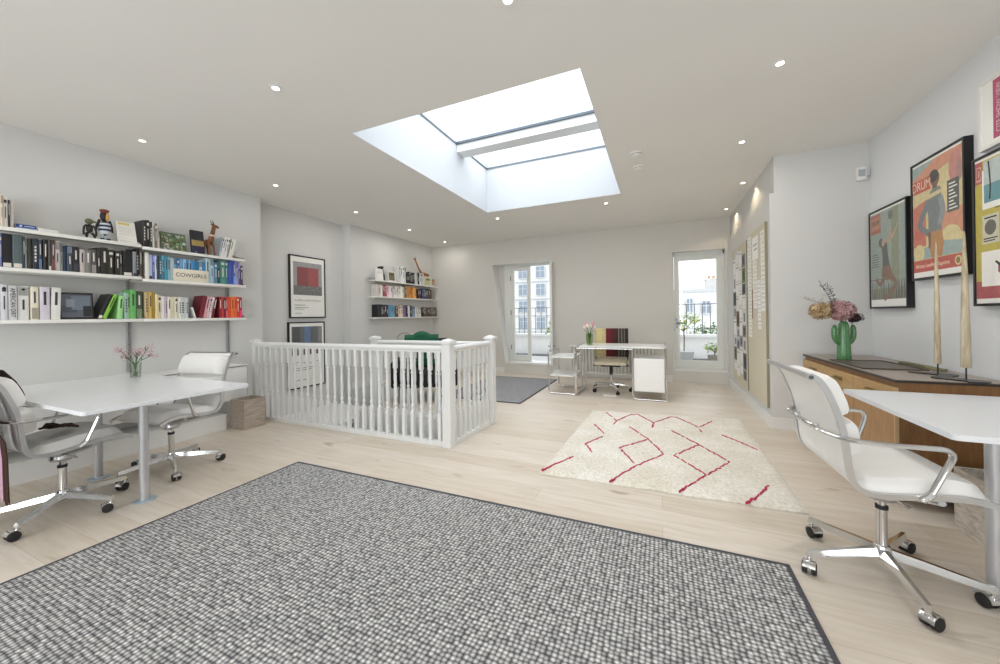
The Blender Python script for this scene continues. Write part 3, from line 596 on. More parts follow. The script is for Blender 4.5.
f = MB(); f.tube([(0,-.026,.15),(0,-.024,.08),(0.004,-.026,.002)], [.015,.01,.009]); f.tube([(0,.006,.15),(.002,.02,.08),(.004,.028,.002)], [.015,.01,.009]); f.tube([(-.09,-.026,.15),(-.09,-.028,.08),(-.088,-.03,.002)], [.015,.01,.009]); f.tube([(-.09,-.0,.15),(-.092,.006,.08),(-.088,.012,.002)], [.015,.01,.009]); f.obj('leg', BR, t)
f = MB()
for s in (-1, 1): f.tube([(s*.01,.02,.352),(s*.018,.008,.378),(s*.02,-.004,.395)], [.005,.004,.002], 6); f.tube([(s*.014,.014,.35),(s*.034,.01,.358)], [.006,.002], 6)
f.obj('antler', mat('3c2418', .5), t)
f = MB(); f.tube([(0,.003,.214),(0,.004,.232)], [.0275,.0265], 12); f.obj('collar', mat('dcc4b0', .6), t)

# ------------------------------------------------------------------ low wall cabinet, plinth and crate
t = thing('wall_cabinet', 'long low white wall cabinet under the bookshelves', 'cabinet', (XL+.001, .2, .305))
f = MB(); f.box(0, .385, 0, 2.545, 0, .385); f.obj('body', WHITE, t)
ED = mat('4a4c4e', .5)
for y0, y1 in ((.02, .84), (.85, 1.69), (1.70, 2.53)):
    f = MB(); f.box(.3855, .402, y0, y1, .012, .375, bev=.002); dd = f.obj('door', mat('e6e7e6', .35, var=.01), t)
    f = MB(); f.box(.386, .3995, y0-.003, y1+.003, .376, .3795); f.box(.386, .3995, y1+.0005, y1+.004, .012, .376); f.obj('edge_strip', ED, dd)
f = MB(); f.box(0, .405, 0, 2.548, .3855, .392); f.obj('top', WHITE, t)
t = thing('low_plinth', 'long low white plinth box on the floor under the wall cabinet', 'plinth', (XL+.001, .2, .001))
f = MB(); f.box(0, .40, 0, 2.30, 0, .165); f.obj('body', TRIM, t); f = MB(); f.box(0, .408, 0, 2.304, .1655, .172); f.obj('lid', TRIM, t)
CR = wood_mat('limewashed_wood', '9a8d80', 'bfb3a6', 1, 9, .8, 6)
def crate(name, label, x0, x1, y0, y1, h, m):
    t = thing(name, label, 'box', (x0, y0, .001)); w, l, q = x1-x0, y1-y0, .014
    def panel(a, b, c, d):
        f = MB(); f.box(a, b, c, d, 0, h); return f.obj('side_panel', m, t)
    panel(0, w, 0, q); panel(0, w, l-q, l); panel(0, q, q+.0003, l-q-.0003); panel(w-q, w, q+.0003, l-q-.0003)
    f = MB(); f.box(q, w-q, q, l-q, .004, .018); f.obj('base_panel', m, t); return t
crate('wooden_planter_box', 'square limewashed wooden box on the floor by the balustrade post', -4.46, -4.215, 2.55, 2.785, .325, CR)
# ------------------------------------------------------------------ soft-pad swivel chair
RAIL = [(-.345,.922),(-.318,.905),(-.292,.865),(-.270,.81),(-.251,.75),(-.237,.69),(-.228,.62),(-.223,.56),(-.212,.50),(-.19,.464),(-.155,.448),(-.10,.446),(-.02,.456),(.06,.466),(.13,.470),(.195,.462),(.245,.440)]
def spl(P, n=4):
    """smooth curve through the points"""
    out = []
    for i in range(len(P)-1):
        p = [Vector(P[max(0, min(len(P)-1, j))]) for j in (i-1, i, i+1, i+2)]
        for k in range(n):
            t = k/n; out.append(.5*((2*p[1])+(p[2]-p[0])*t+(2*p[0]-5*p[1]+4*p[2]-p[3])*t*t+(3*p[1]-p[0]-3*p[2]+p[3])*t**3))
    out.append(Vector(P[-1])); return out
def along(P, a, b, n):
    d = [0]
    for p, q in zip(P, P[1:]): d.append(d[-1]+(q-p).length)
    res = []
    for i in range(n+1):
        s = (a+(b-a)*i/n)*d[-1]; j = max(k for k in range(len(d)) if d[k] <= s+1e-9); j = min(j, len(P)-2)
        t = (s-d[j])/max(1e-9, d[j+1]-d[j]); p = P[j].lerp(P[j+1], t); tg = (P[j+1]-P[j]).normalized(); res.append((p, Vector((-tg.y, tg.x))))
    return res
def soft_pad(P, a, b, width, thick, n=10, cap=True):
    A = along(P, a, b, n); f = MB()
    def fn(u, v, side):
        p, nr = A[round(u*n)]; q = 2*u-1; w = 2*v-1
        e = max(0, 1-abs(q)**5)**.5*max(0, 1-abs(w)**9)**.5
        off = (.006+thick*e) if side else (-.004)
        x = p + nr*off; yy = w*width/2*(1-.02*abs(q)**6)
        return (x.x, yy, x.y)
    f.pad(fn, n, 12); return f
def soft_chair(name, label, loc, rotz, arms, grp, lift=0):
    t = thing(name, label, 'office chair', loc, rotz, grp); W = .50
    P = spl([Vector(p) for p in RAIL])
    for s in (-1, 1):
        f = MB(); f.bar([(p.x, s*(W/2+.012), p.y) for p in P], .016, .022, side=(0,1,0)); f.obj('side_rail', ALU, t)
    f = MB(); f.pad(lambda u, v, sd: ((lambda q: (q[0].x+q[1].x*(.006 if sd else -.004), (2*v-1)*W/2, q[0].y+q[1].y*(.006 if sd else -.004)))(along(P, .015, .985, 40)[round(u*40)])), 40, 2); f.obj('sling', LEATHER, t)
    for nm, a, b, th in (('headrest_pad', .045, .238, .066), ('back_pad', .243, .405, .074), ('seat_pad', .515, .972, .052)):
        f = soft_pad(P, a, b, W-.008, th); f.obj(nm, LEATHER, t, mods=())
    f = MB(); f.tube([(P[0].x-.004, -W/2-.03, P[0].y-.004), (P[0].x-.004, W/2+.03, P[0].y-.004)], .013, 10); f.obj('top_bar', ALU, t)
    f = MB(); f.tube([(P[0].x-.004, -W/2-.034, P[0].y-.004), (P[0].x-.004, -W/2-.0305, P[0].y-.004)], .009, 10); f.tube([(P[0].x-.004, W/2+.0305, P[0].y-.004), (P[0].x-.004, W/2+.034, P[0].y-.004)], .009, 10); f.obj('end_plug', mat('6a6c6e', .3, .8), t)
    # arm loop: round the back, forward, and down to the seat rail
    for s in (-1, 1):
        f = MB(); y = W/2+.035
        pts = round_path([(-.285, s*.10, .672), (-.288, s*.19, .672), (-.235, s*(y+.012), .668), (-.1, s*(y+.014), .664), (.085, s*(y+.014), .666), (.02, s*(y-.008), .475), (-.005, s*(y-.012), .452)], .05, 5)
        f.tube(pts, [.0125]*(len(pts)-7)+[.013,.0145,.016,.017,.018,.018,.017], 10, flat=.8); f.obj('armrest', CHROME, t)
    f = MB(); f.tube([(-.27,-.118,.672),(-.29,-.10,.672),(-.294,0,.672),(-.29,.10,.672),(-.27,.118,.672)], .0125, 10); f.obj('back_loop', CHROME, t)
    # under-seat spider, column, star base
    f = MB()
    for sx, sy in ((-1,-1),(-1,1),(1,-1),(1,1)):
        f.tube([(0, 0, .37), (sx*.05, sy*.10, .395), (sx*.085-.02, sy*(W/2+.004), .44)], [.03,.02,.014], 8, flat=.7)
    f.lathe([(.05,.335),(.06,.35),(.055,.385),(.02,.40)], 16); f.obj('seat_support', ALU, t)
    f = MB(); f.tube([(.0,-.05,.375),(.01,-.16,.372)], .004, 6); f.tube([(.01,-.15,.3725),(.011,-.18,.371)], .006, 8); f.obj('tilt_lever', CHROME, t)
    f = MB(); f.lathe([(.0195,.12),(.0195,.285),(.021,.29),(.021,.298),(.015,.299),(.015,.35)], 20); f.obj('column', CHROME, t)
    f = MB(); f.lathe([(.0225,.286),(.0225,.302),(.016,.303)], 20); f.obj('column_collar', BLACK, t)
    f = MB(); f.lathe([(.024,.075),(.033,.085),(.033,.125),(.027,.14),(.022,.142)], 20); f.obj('hub', CHROME, t)
    for k, a in enumerate(arms):
        ca, sa = math.cos(math.radians(a)-rotz), math.sin(math.radians(a)-rotz); M = Matrix.Rotation(math.radians(a)-rotz, 4, 'Z')
        f = MB(); prof = [(.025,.112,.019,.018),(.12,.104,.017,.016),(.22,.093,.015,.014),(.30,.086,.0135,.012),(.322,.085,.012,.011)]
        rings = []
        for x, z, w, h in prof: rings.append([f.bm.verts.new(M @ Vector((x, sy*w, z+sz*h))) for sy, sz in ((-1,-1),(1,-1),(.55,1),(-.55,1))])
        for A, B in zip(rings, rings[1:]):
            for q in range(4): f.bm.faces.new((A[q], A[(q+1)%4], B[(q+1)%4], B[q]))
        f.bm.faces.new(rings[0][::-1]); f.bm.faces.new(rings[-1]); lg = f.obj('leg', CHROME, t)
        c = thing_part('castor', t, (ca*.312, sa*.312, 0)); th = rnd_c.uniform(0, 2*PI); c.rotation_euler = (0,0,th)
        f = MB(); f.lathe([(.009,.055),(.009,.078)], 10); f.box(-.012,.022,-.008,.008,.045,.058,bev=.003); f.obj('stem', CHROME, c)
        for s in (-1, 1):
            f = MB(); Mx = Matrix.Translation((.018, s*.006, .0275)) @ Matrix.Rotation(-s*PI/2, 4, 'X')
            f.lathe([(.006,0),(.0265,.001),(.0265,.018),(.022,.021),(.004,.0215)], 20, M=Mx); f.obj('wheel', RUBBER, c)
        f = MB(); f.bar(arc((.018, 0, .0275), .0315, 20, 175, 10), .046, .004, side=(0,1,0)); f.obj('hood', CHROME, c)
    for ch in t.children:
        if not ch.name.startswith(('leg', 'castor', 'hub')): ch.location.z += lift
    return t
rnd_c = random.Random(11)
def thing_part(name, parent, loc):
    o = bpy.data.objects.new(name, None); COL.objects.link(o); o.parent = parent; o.location = loc; o.empty_display_size = .03; return o
CG = 'white leather soft pad swivel chairs'
chA = soft_chair('swivel_chair', 'white leather chrome swivel chair draped with a brown shawl at the white table', (-3.55, 1.02, .001), math.radians(90), (24,96,168,240,312), CG)
chB = soft_chair('swivel_chair', 'white leather swivel chair tucked under the bookshelf-side table, facing the draped chair', (-3.71, 1.665, .001), math.radians(-81), (-92,-20,52,124,196), CG)
chC = soft_chair('swivel_chair', 'large white leather swivel chair seen from behind at the poster-side table', (.925, 2.235, .001), math.radians(2), (-90,-18,54,126,198), CG, .021)

# shawl over the draped chair
t = thing('shawl', 'brown wool shawl with a pink stripe draped over the chair back', 'shawl', (-3.55, 1.02, .001), math.radians(90))
f = MB(); prof = [(-.138,.775),(-.148,.81),(-.172,.87),(-.215,.938),(-.325,.965),(-.378,.945),(-.372,.86),(-.34,.72),(-.335,.55),(-.33,.38),(-.325,.26),(-.32,.15)]
n = len(prof)-1; NW = 26
def cloth(w0, w1, prof, amp, th):
    f = MB(); n = len(prof)-1; NW = 26
    def fn(u, v, s):
        i = u*n; x, z = prof[round(i)]; y = w0+(w1-w0)*v
        drop = max(0, (round(i)-5)/6); wv = amp*drop*math.sin(v*17+round(i)*.25); return (x-wv-(th if s else 0)*.9, y*(1-.06*drop), z+(th if s else 0)*(1 if round(i) in (3,4,5) else 0)+.012*math.sin(v*9)*(1 if round(i) == n else 0))
    f.pad(fn, n, NW); return f
SHW = mat('3c2419', .95, var=.15, scale=30, bump=.3, bscale=200)
cloth(.03, .295, prof, .006, .006).obj('cloth', SHW, t); prof2 = [(-.295,.952),(-.33,.966),(-.374,.948),(-.362,.88),(-.322,.78),(-.308,.70),(-.305,.645),(-.274,.56),(-.266,.45),(-.264,.32),(-.262,.215)]; cloth(-.248, -.166, prof2, .002, .005).obj('cloth', SHW, t)
f = cloth(-.165, -.122, prof2, .002, .005); f.obj('pink_stripe', mat('c9a2b8', .95, var=.1, scale=30), t)
f = cloth(-.10, .029, prof[6:], .004, .006); f.obj('cloth', SHW, t)
f = MB(); f.pad(lambda u, v, s: (-.10+.13*u, -.15+.14*v, .552+.05*(1-u)*(1-v)+(.012 if s else 0)+.006*math.sin(9*u+7*v)), 6, 6); f.obj('loose_corner', SHW, t)

# ------------------------------------------------------------------ white tables
def white_table(name, label, x0, x1, y0, y1, legs, group):
    t = thing(name, label, 'table', ((x0+x1)/2, (y0+y1)/2, .001), 0, group); w, l = (x1-x0)/2, (y1-y0)/2
    f = MB(); r = .02; P = []
    for cx, cy, a in ((w-r, l-r, 0), (-w+r, l-r, 90), (-w+r, -l+r, 180), (w-r, -l+r, 270)):
        for k in range(6): P.append((cx+r*math.cos(math.radians(a+18*k)), cy+r*math.sin(math.radians(a+18*k))))
    f.prism(P, .722, .745, 'z'); f.obj('tabletop', mat('e3e5e8', .22, var=.01), t)
    for lx, ly in legs:
        cx, cy = lx-(x0+x1)/2, ly-(y0+y1)/2
        f = MB(); f.lathe([(.026,.008),(.026,.721)], 24, (cx, cy, 0)); f.obj('leg', STEELGREY, t)
        f = MB(); f.lathe([(.062,0),(.062,.004),(.045,.007),(.028,.0075)], 28, (cx, cy, 0)); f.obj('floor_plate', mat('b7c6d2', .3, .4), t)
    f = MB()
    for lx, ly in legs[:1]:
        cx = lx-(x0+x1)/2
    f.box(-w*.7, w*.7, -.02, .02, .69, .7205); f.obj('underframe', STEELGREY, t)
    return t
white_table('white_table', 'white rectangular table with two grey post legs below the bookshelves', -4.43, -2.80, .875, 1.735, ((-3.235,1.30),(-4.045,1.35)), 'white tables')
white_table('white_table', 'white table with a grey post leg in front of the wooden sideboard', 1.012, 1.85, 1.945, 2.86, ((1.288,2.245),(1.60,2.28)), 'white tables')
# ------------------------------------------------------------------ vase of small pink flowers on the bookshelf-side table
def glass_vase(name, label, loc, prof, wz, tint='f0f4f0'):
    t = thing(name, label, 'vase', loc)
    f = MB(); f.lathe(prof, 24); f.obj('body', glass_mat('vase_glass_'+name, tint, .08), t); return t
glass_vase('glass_vase', 'small clear glass vase on the bookshelf-side white table', (-4.10, 1.60, .7465), [(.03,0),(.034,.004),(.036,.05),(.041,.125),(.0395,.125),(.0345,.05),(.0325,.008),(.004,.006)], .06)
def petals(f, c, r, n, rr, m0, ms, sc=(1,1,1)):
    for q in range(n):
        th, ph = rr.uniform(0, 2*PI), math.acos(rr.uniform(-.97, 1)); d = Vector((math.cos(th)*math.sin(ph)*sc[0], math.sin(th)*math.sin(ph)*sc[1], math.cos(ph)*sc[2]))
        p = Vector(c)+d*r*rr.uniform(.8, 1.05); s = r*rr.uniform(.16, .26); M = Matrix.Translation(p) @ d.to_track_quat('Z', 'Y').to_matrix().to_4x4() @ Matrix.Rotation(rr.uniform(0, PI), 4, 'Z')
        m = m0+rr.randrange(ms); cv = f.bm.verts.new(M @ Vector((0,0,-s*.25)))
        for k in range(4):
            a = k*PI/2; P = [f.bm.verts.new(M @ Vector((s*math.cos(a+o)*l, s*math.sin(a+o)*l, s*.12*(l > .9)))) for o, l in ((-.42,.75),(0,1.1),(.42,.75))]
            fc = f.bm.faces.new([cv]+P); fc.material_index = m
r5 = random.Random(5)
PK = [mat('b8607c', .7, var=.2, scale=40), mat('d9a9b4', .7, var=.15, scale=40), mat('8c4860', .7), mat('e2c4c8', .7)]
for i in range(7):
    a = i*2*PI/7; ro = (.055, .095, .075)[i % 3]; hz = (.21, .18, .24)[i % 3]
    tip = Vector((ro*math.cos(a)*.9, ro*math.sin(a)*1.25, hz)); base_ = Vector((-.014*math.cos(a), -.014*math.sin(a), .012)); mid = Vector((.018*math.cos(a), .018*math.sin(a), .125))
    t = thing('alstroemeria_stem', 'small pink flower stem among others in the glass vase on the white table', 'flower', (-4.10, 1.60, .7465), 0, 'pink flowers in the small glass vase')
    f = MB(); f.tube(spl([base_, mid*.55+base_*.45, mid, tip], 3), .0026, 6); f.obj('stem', GREEN, t)
    f = MB()
    for q in range(3):
        c = tip+Vector((r5.uniform(-.022,.022), r5.uniform(-.024,.024), r5.uniform(-.016,.02))); petals(f, c, .028, 18, r5, 0, 4)
    f.obj('bloom', PK, t)
    f = MB()
    for q in range(3):
        b = mid.lerp(tip, .25+.25*q); d = Vector((r5.uniform(-1,1), r5.uniform(-1,1), .5)).normalized(); u = d.cross(Vector((0,0,1))).normalized()
        f.quad([b, b+d*.025+u*.006, b+d*.05, b+d*.025-u*.006])
    f.obj('leaf', GREEN, t)

# ------------------------------------------------------------------ balustrade
t = thing('balustrade', 'white painted balustrade with turned spindles round the stairwell', 'balustrade', (-1.82, 2.93, .0012))
BAL = mat('e2e3e2', .38, var=.01)
def L(x, y): return (x+1.82, y-2.93)
def newel(x, y, h, s=.045):
    a, b = L(x, y); f = MB()
    f.box(a-s, a+s, b-s, b+s, 0, h-.05, bev=.003, seg=1); f.box(a-s-.014, a+s+.014, b-s-.014, b+s+.014, h-.0499, h-.02, bev=.004, seg=1)
    f.lathe([(.062,h-.0198),(.05,h-.01),(.004,h)], 4, (a, b, 0), M=Matrix.Translation((a,b,0)) @ Matrix.Rotation(PI/4, 4, 'Z') @ Matrix.Translation((-a,-b,0)))
    f.obj('newel_post', BAL, t)
newel(-1.82, 2.93, 1.015); newel(-1.765, 3.75, 1.005); newel(-3.44, 3.75, .985); newel(-4.60, 2.93, .985, .03)
SP = [(.0165,.30),(.019,.305),(.019,.315),(.0125,.322),(.0125,.33),(.018,.345),(.0185,.36),(.0115,.375),(.0105,.385),(.0155,.42),(.0165,.45),(.0145,.55),(.0125,.64),(.0115,.665),(.0165,.672),(.0165,.682),(.0115,.69),(.013,.70),(.017,.71)]
def run(x0, y0, x1, y1, n, rail=.945):
    a0, b0 = L(x0, y0); a1, b1 = L(x1, y1); d = Vector((a1-a0, b1-b0, 0)); ln = d.length; d.normalize(); sd = (d.y, -d.x, 0)
    f = MB(); f.bar([(a0,b0,.022),(a1,b1,.022)], .05, .044, side=sd); f.obj('base_rail', BAL, t)
    f = MB(); f.tube([(a0,b0,rail-.027),(a1,b1,rail-.027)], .033, 14, flat=.82); f.bar([(a0,b0,rail-.055),(a1,b1,rail-.055)], .036, .016, side=sd); f.obj('handrail', BAL, t)
    for k in range(n):
        u = (k+.5)/n; cx, cy = a0+(a1-a0)*u, b0+(b1-b0)*u; f = MB(); s = .0178
        f.box(cx-s, cx+s, cy-s, cy+s, .044, .30, bev=.002, seg=1); f.box(cx-s, cx+s, cy-s, cy+s, .71, rail-.06, bev=.002, seg=1); f.lathe(SP, 10, (cx, cy, 0)); f.obj('baluster', BAL, t)
run(-4.57, 2.93, -1.865, 2.93, 26); run(-1.815, 2.975, -1.77, 3.705, 8); run(-3.395, 3.75, -1.81, 3.75, 15, .93)

# ------------------------------------------------------------------ framed pictures on the alcove wall (seen from +x; u runs along +y, v up)
def picture(name, label, loc, rotz, w, h, depth, border, mats, draw, fr=.018, cat='picture', frm=None, group=None):
    """frame hung on a wall; local +x faces the room, y across, z up, origin at the lower corner"""
    t = thing(name, label, cat, loc, rotz, group)
    f = MB(); f.box(0, depth, 0, w, 0, fr); f.box(0, depth, 0, w, h-fr, h); f.box(0, depth, 0, fr, fr+.0002, h-fr-.0002); f.box(0, depth, w-fr, w, fr+.0002, h-fr-.0002); f.obj('frame', frm or FRAMEBLK, t)
    f = MB(); f.box(.002, depth-.006, fr+.0003, w-fr-.0003, fr+.0003, h-fr-.0003, 0)
    X = depth-.006; st = [0]
    def rect(u0, u1, v0, v1, m):
        st[0] += 1; q = X+.0002+st[0]*.00003; f.quad([(q,u0*w,v0*h),(q,u1*w,v0*h),(q,u1*w,v1*h),(q,u0*w,v1*h)], m)
    def poly(pts, m):
        st[0] += 1; q = X+.0002+st[0]*.00003; f.quad([(q,u*w,v*h) for u, v in pts], m)
    def oval(u, v, a, b, m, rot=0, n=20):
        pts = []
        for k in range(n):
            p, s = a*w*math.cos(2*PI*k/n), b*h*math.sin(2*PI*k/n); pts.append((u+(p*math.cos(rot)-s*math.sin(rot))/w, v+(p*math.sin(rot)+s*math.cos(rot))/h))
        poly(pts, m)
    def limb(pts, ws, m):
        P = [Vector((u*w, v*h)) for u, v in pts]
        P2 = spl(P, 4); n = len(P2); A, B = [], []
        for i, p in enumerate(P2):
            d = (P2[min(n-1,i+1)]-P2[max(0,i-1)]).normalized(); nn = Vector((-d.y, d.x)); q = i/(n-1)*(len(ws)-1); j = min(int(q), len(ws)-2); ww = (ws[j]+(ws[j+1]-ws[j])*(q-j))*w/2
            A.append(p+nn*ww); B.append(p-nn*ww)
        st[0] += 1; q = X+.0002+st[0]*.00003
        for i in range(n-1): f.quad([(q,*A[i]),(q,*A[i+1]),(q,*B[i+1]),(q,*B[i])], m)
    draw(rect, poly, oval, limb); f.obj('print', mats, t); return t
def hazed_art(h):
    m_ = ''.join('%02x' % round(int(h[i:i+2], 16)*.74+int('b8b3a8'[i:i+2], 16)*.26) for i in (0, 2, 4))  # print colours washed toward grey-beige, standing for haze on the glass
    return mat(m_, .5, var=.08, scale=25)
def d1(rect, poly, oval, limb):
    rect(.1,.9,.37,.9,1); rect(.1,.9,.5,.9,1); rect(.1,.9,.37,.52,2)
    rect(.2,.8,.52,.82,3); rect(.5,.8,.52,.82,4)
    r = random.Random(2)
    for k in range(40): u, v = r.uniform(.11,.85), r.uniform(.38,.5); rect(u,u+.03,v,v+.008,r.choice((5,6,2)))
    for k in range(16): limb([(.13+.046*k,.275),(.145+.046*k,.275+r.uniform(.008,.03)),(.165+.046*k,.268)],[.007,.009,.006],7)
    rect(.13,.42,.205,.212,7); rect(.13,.5,.165,.171,7); rect(.13,.38,.14,.146,7); rect(.13,.32,.075,.081,7)
picture('framed_poster', 'black-framed poster of a dark red block over grey, upper of two', (-5.038, 3.70, 1.235), 0, .63, .955, .03, .05, [PAPER, hazed_art('8f9299'), hazed_art('5c5f60'), hazed_art('7a2a30'), hazed_art('93343a'), hazed_art('34383a'), hazed_art('a7a9a8'), mat('55565a', .6)], d1)
def d2(rect, poly, oval, limb):
    rect(.08,.92,.5,.93,1); rect(.2,.8,.68,.93,2); rect(.42,.58,.62,.93,3); rect(.1,.3,.66,.93,6)
    r = random.Random(4)
    for k in range(7): oval(.18+.105*k,.62,.055,.045,r.choice((4,5)))
    rect(.08,.92,.5,.575,7)
    for k in range(18): rect(.1+.045*k,.115+.045*k,.51,.565,4)
    limb([(.12,.37),(.3,.40),(.5,.36),(.8,.39)],[.01,.014,.01],7); rect(.12,.7,.3,.307,7); rect(.12,.6,.27,.277,7); rect(.12,.5,.12,.127,7)
picture('framed_poster', 'black-framed poster of brown domes under a blue band, lower of two behind the spindles', (-5.038, 3.67, .165), 0, .635, 1.01, .03, .05, [PAPER, hazed_art('767a80'), hazed_art('4c5058'), hazed_art('48689a'), hazed_art('8c6c4c'), hazed_art('b08c60'), hazed_art('34373c'), mat('3c3c40', .6)], d2)

# ------------------------------------------------------------------ small far shelves with books
FS = (1.915, 1.615, 1.23)
for k, (z, w) in enumerate(zip(FS, ('highest', 'middle', 'lowest'))):
    t = thing('wall_shelf', 'short white wall shelf beyond the stair, %s of three' % w, 'shelf', (-4.859, 5.14, z), 0, 'short white shelves beyond the stair')
    f = MB(); f.box(0, .18, 0, 2.02, -.022, 0, bev=.002); f.obj('board', SHELF, t)
    for y in (.1, 1.0, 1.9):
        f = MB(); f.prism([(.0,-.0225),(.06,-.0225),(.01,-.05),(0,-.05)], y, y+.003, 'y'); f.obj('bracket', SHELF, t)
FG = ('books on the highest far shelf', 'books on the middle far shelf', 'books on the lowest far shelf'); FW = ('highest', 'middle', 'lowest')
for k in range(3):
    c = 0; last = 0; top = 9 if k == 0 else FS[k-1]-.026-FS[k]
    for (y0, t_, h, hx, wd, lean) in ROW['F%d' % (k+1)]:
        n = max(1, round(t_/.05)); y0 = max(y0, last)
        for q in range(n):
            hh = min(h*rnd.uniform(.93, 1), top-.004) if not (k == 0 and hx == 'e2e4e2') else min(h, .33)
            o = book(y0+t_/n*q+.0006, t_/n-.0012, hh, tint(hx, rnd.uniform(.9, 1.06)), rnd.uniform(.12,.14), -4.715, FS[k], 0, rnd.choice((0,1,2,4,5)))
            tag(o, '%s book, %s along the %s short shelf beyond the stair' % (wd, ORD[c], FW[k]), 'book', FG[k]); c += 1
        last = y0+t_
z = FS[0]
def dr_plain(c1, c2):
    def d(f, w, h): patch(f, w*.1, w*.9, h*.1, h*.9, 2); patch(f, w*.2, w*.8, h*.6, h*.75, 3); return [mat('d9d8d4', .5), PAGES, mat(c1, .5), mat(c2, .5)]
    return d
facing(5.17, 5.36, .21, .02, 6, 'white face-out card standing first on the highest short shelf', FG[0], dr_plain('e8e6e4', 'd2d0d0'), z, X=-4.70)
leaner(5.40, .035, .27, '1e1e22', -10, z, 'black folder leaning beside the white card on the highest short shelf', FG[0], X=-4.72, depth=.12)
facing(5.50, 5.70, .19, .02, 6, 'olive framed picture between the black folder and the tall white books', None, dr_plain('6e6a50', '4e4434'), z, X=-4.70, name='photo_frame', cat='photo frame')
facing(6.67, 6.90, .2, .12, 0, 'pale yellow box standing on the highest short shelf below the wooden giraffe', None, dr_plain('c8bf86', '6e6a3c'), z, X=-4.705, name='storage_box', cat='box')
facing(6.92, 7.06, .19, .10, 0, 'tan box standing last on the highest short shelf', None, dr_plain('c0a07c', 'a88860'), z, X=-4.705, name='storage_box', cat='box')
t = thing('wooden_giraffe', 'orange-brown wooden giraffe resting on the pale yellow box on the highest short shelf', 'figurine', (-4.77, 6.62, z+.2035))
GW = wood_mat('giraffe_wood', '8a5428', 'b87c42', 1, 8, .5)
f = MB(); f.tube([(0,.0,.045),(0,.1,.05),(0,.22,.045),(0,.28,.04)], [.03,.04,.038,.03], 10); f.obj('body', GW, t)
f = MB(); f.tube([(0,.02,.06),(0,-.08,.17),(0,-.19,.33)], [.026,.018,.015], 10); f.obj('neck', GW, t)
f = MB(); f.ball((0,-.205,.345), .03, sc=(.7,1.5,.8)); f.tube([(.01,-.195,.36),(.012,-.19,.395)], .005, 6); f.tube([(-.01,-.195,.36),(-.012,-.19,.395)], .005, 6); f.obj('head', GW, t)
for y, x in ((.03,-.02),(.03,.02),(.25,-.02),(.25,.02)):
    f = MB(); f.tube([(x,y,.04),(x*1.3,y,.0005)], [.012,.010], 8); f.obj('leg', GW, t)

# ------------------------------------------------------------------ lamp, armchair and throw beyond the stair
t = thing('floor_lamp', 'slim chrome arc lamp with a small cream shade behind the armchair', 'lamp', (-4.62, 5.62, .001))
f = MB(); f.lathe([(.12,0),(.12,.012),(.02,.02)], 28); f.obj('base', CHROME, t)
f = MB(); f.tube([(0,0,.02),(0,0,.80)]+[(p[0], p[1]*.7, p[2]) for p in [(.0+.11-.11*math.cos(math.radians(a)), .12-.12*math.cos(math.radians(a)), .80+.12*math.sin(math.radians(a))) for a in range(20,161,14)]], .007, 8); f.obj('stem', mat('8e9194', .3, .9), t)
f = MB(); M = Matrix.Translation((.235,.18,.845)) @ Matrix.Rotation(math.radians(28), 4, 'Y'); f.lathe([(.085,-.06),(.05,.04),(.02,.06),(.018,.055),(.046,.035),(.081,-.06)], 24, M=M, ring=True); f.obj('lamp_shade', mat('e6dcc8', .6), t)
t = thing('armchair', 'dark upholstered armchair half hidden behind the white spindles', 'armchair', (-3.20, 4.52, .001), math.radians(-58))
UP = mat('1d1c20', .85, var=.12, scale=20, bump=.2); UW = mat('3a2418', .4)
f = MB(); f.box(-.36, .30, -.36, .36, .22, .44, bev=.04, seg=3); f.obj('seat', UP, t)
f = MB(); f.box(-.46, -.30, -.36, .36, .445, .88, bev=.05, seg=3); f.obj('backrest', UP, t)
for s in (-1, 1):
    f = MB(); f.box(-.44, .28, s*.415-.05, s*.415+.05, .22, .60, bev=.035, seg=3); f.obj('armrest', UP, t)
for sx in (-.38, .24):
    for sy in (-.34, .34):
        f = MB(); f.lathe([(.014,0),(.024,.219)], 12, (sx, sy, 0)); f.obj('leg', UW, t)
t = thing('throw_blanket', 'dark green blanket heaped over the armchair back', 'blanket', (-3.20, 4.52, .001), math.radians(-58))
GR = mat('14563c', .9, var=.15, scale=14, bump=.25, bscale=120)
pr = [(-.275,.36),(-.27,.55),(-.268,.75),(-.28,.885),(-.33,.925),(-.42,.93),(-.485,.90),(-.50,.75),(-.505,.55),(-.505,.34),(-.505,.20)]
f = MB(); n = len(pr)-1
def gfn(u, v, s):
    i = round(u*n); x, z = pr[i]; y = -.33+.52*v; top = 1 if 3 <= i <= 6 else 0
    return (x+(.012 if s else 0)*(1 if i < 5 else -1)*(0 if top else 1)+(.012*math.sin(v*14+i) if i > 6 else .005*math.sin(v*14)), y, max(.47 if i < 3 else .2, z)+(.012 if s else 0)*top+(.055*max(0, math.sin(v*5.6-1.2)) if top else 0))
f.pad(gfn, n, 18); f.obj('cloth', GR, t)
t = thing('folded_garment', 'yellow and pale blue cloth hanging over the armchair arm', 'cloth', (-3.20, 4.52, .001), math.radians(-58))
f = MB(); pr2 = [(.352,.465),(.355,.53),(.36,.61),(.415,.618),(.475,.61),(.478,.5),(.48,.36)]
def yfn(u, v, s):
    i = round(u*6); y, z = pr2[i]; return (-.16+.26*v, y+(.008 if s else 0)*(-1 if i < 3 else 1 if i > 3 else 0), z+(.008 if s and 1 < i < 5 else 0))
f.pad(yfn, 6, 8); f.obj('cloth', mat('d8cf7a', .9, var=.1), t)
f = MB(); f.pad(lambda u, v, s: ((lambda p: (p[0]*.5+.16, p[1]+(.0095 if u > .5 else -.0095)*(1 if abs(u-.5) > .1 else 0), p[2]+.0095))(yfn(u, v, s))), 6, 8); f.obj('pale_stripe', mat('b4ccd4', .9), t)

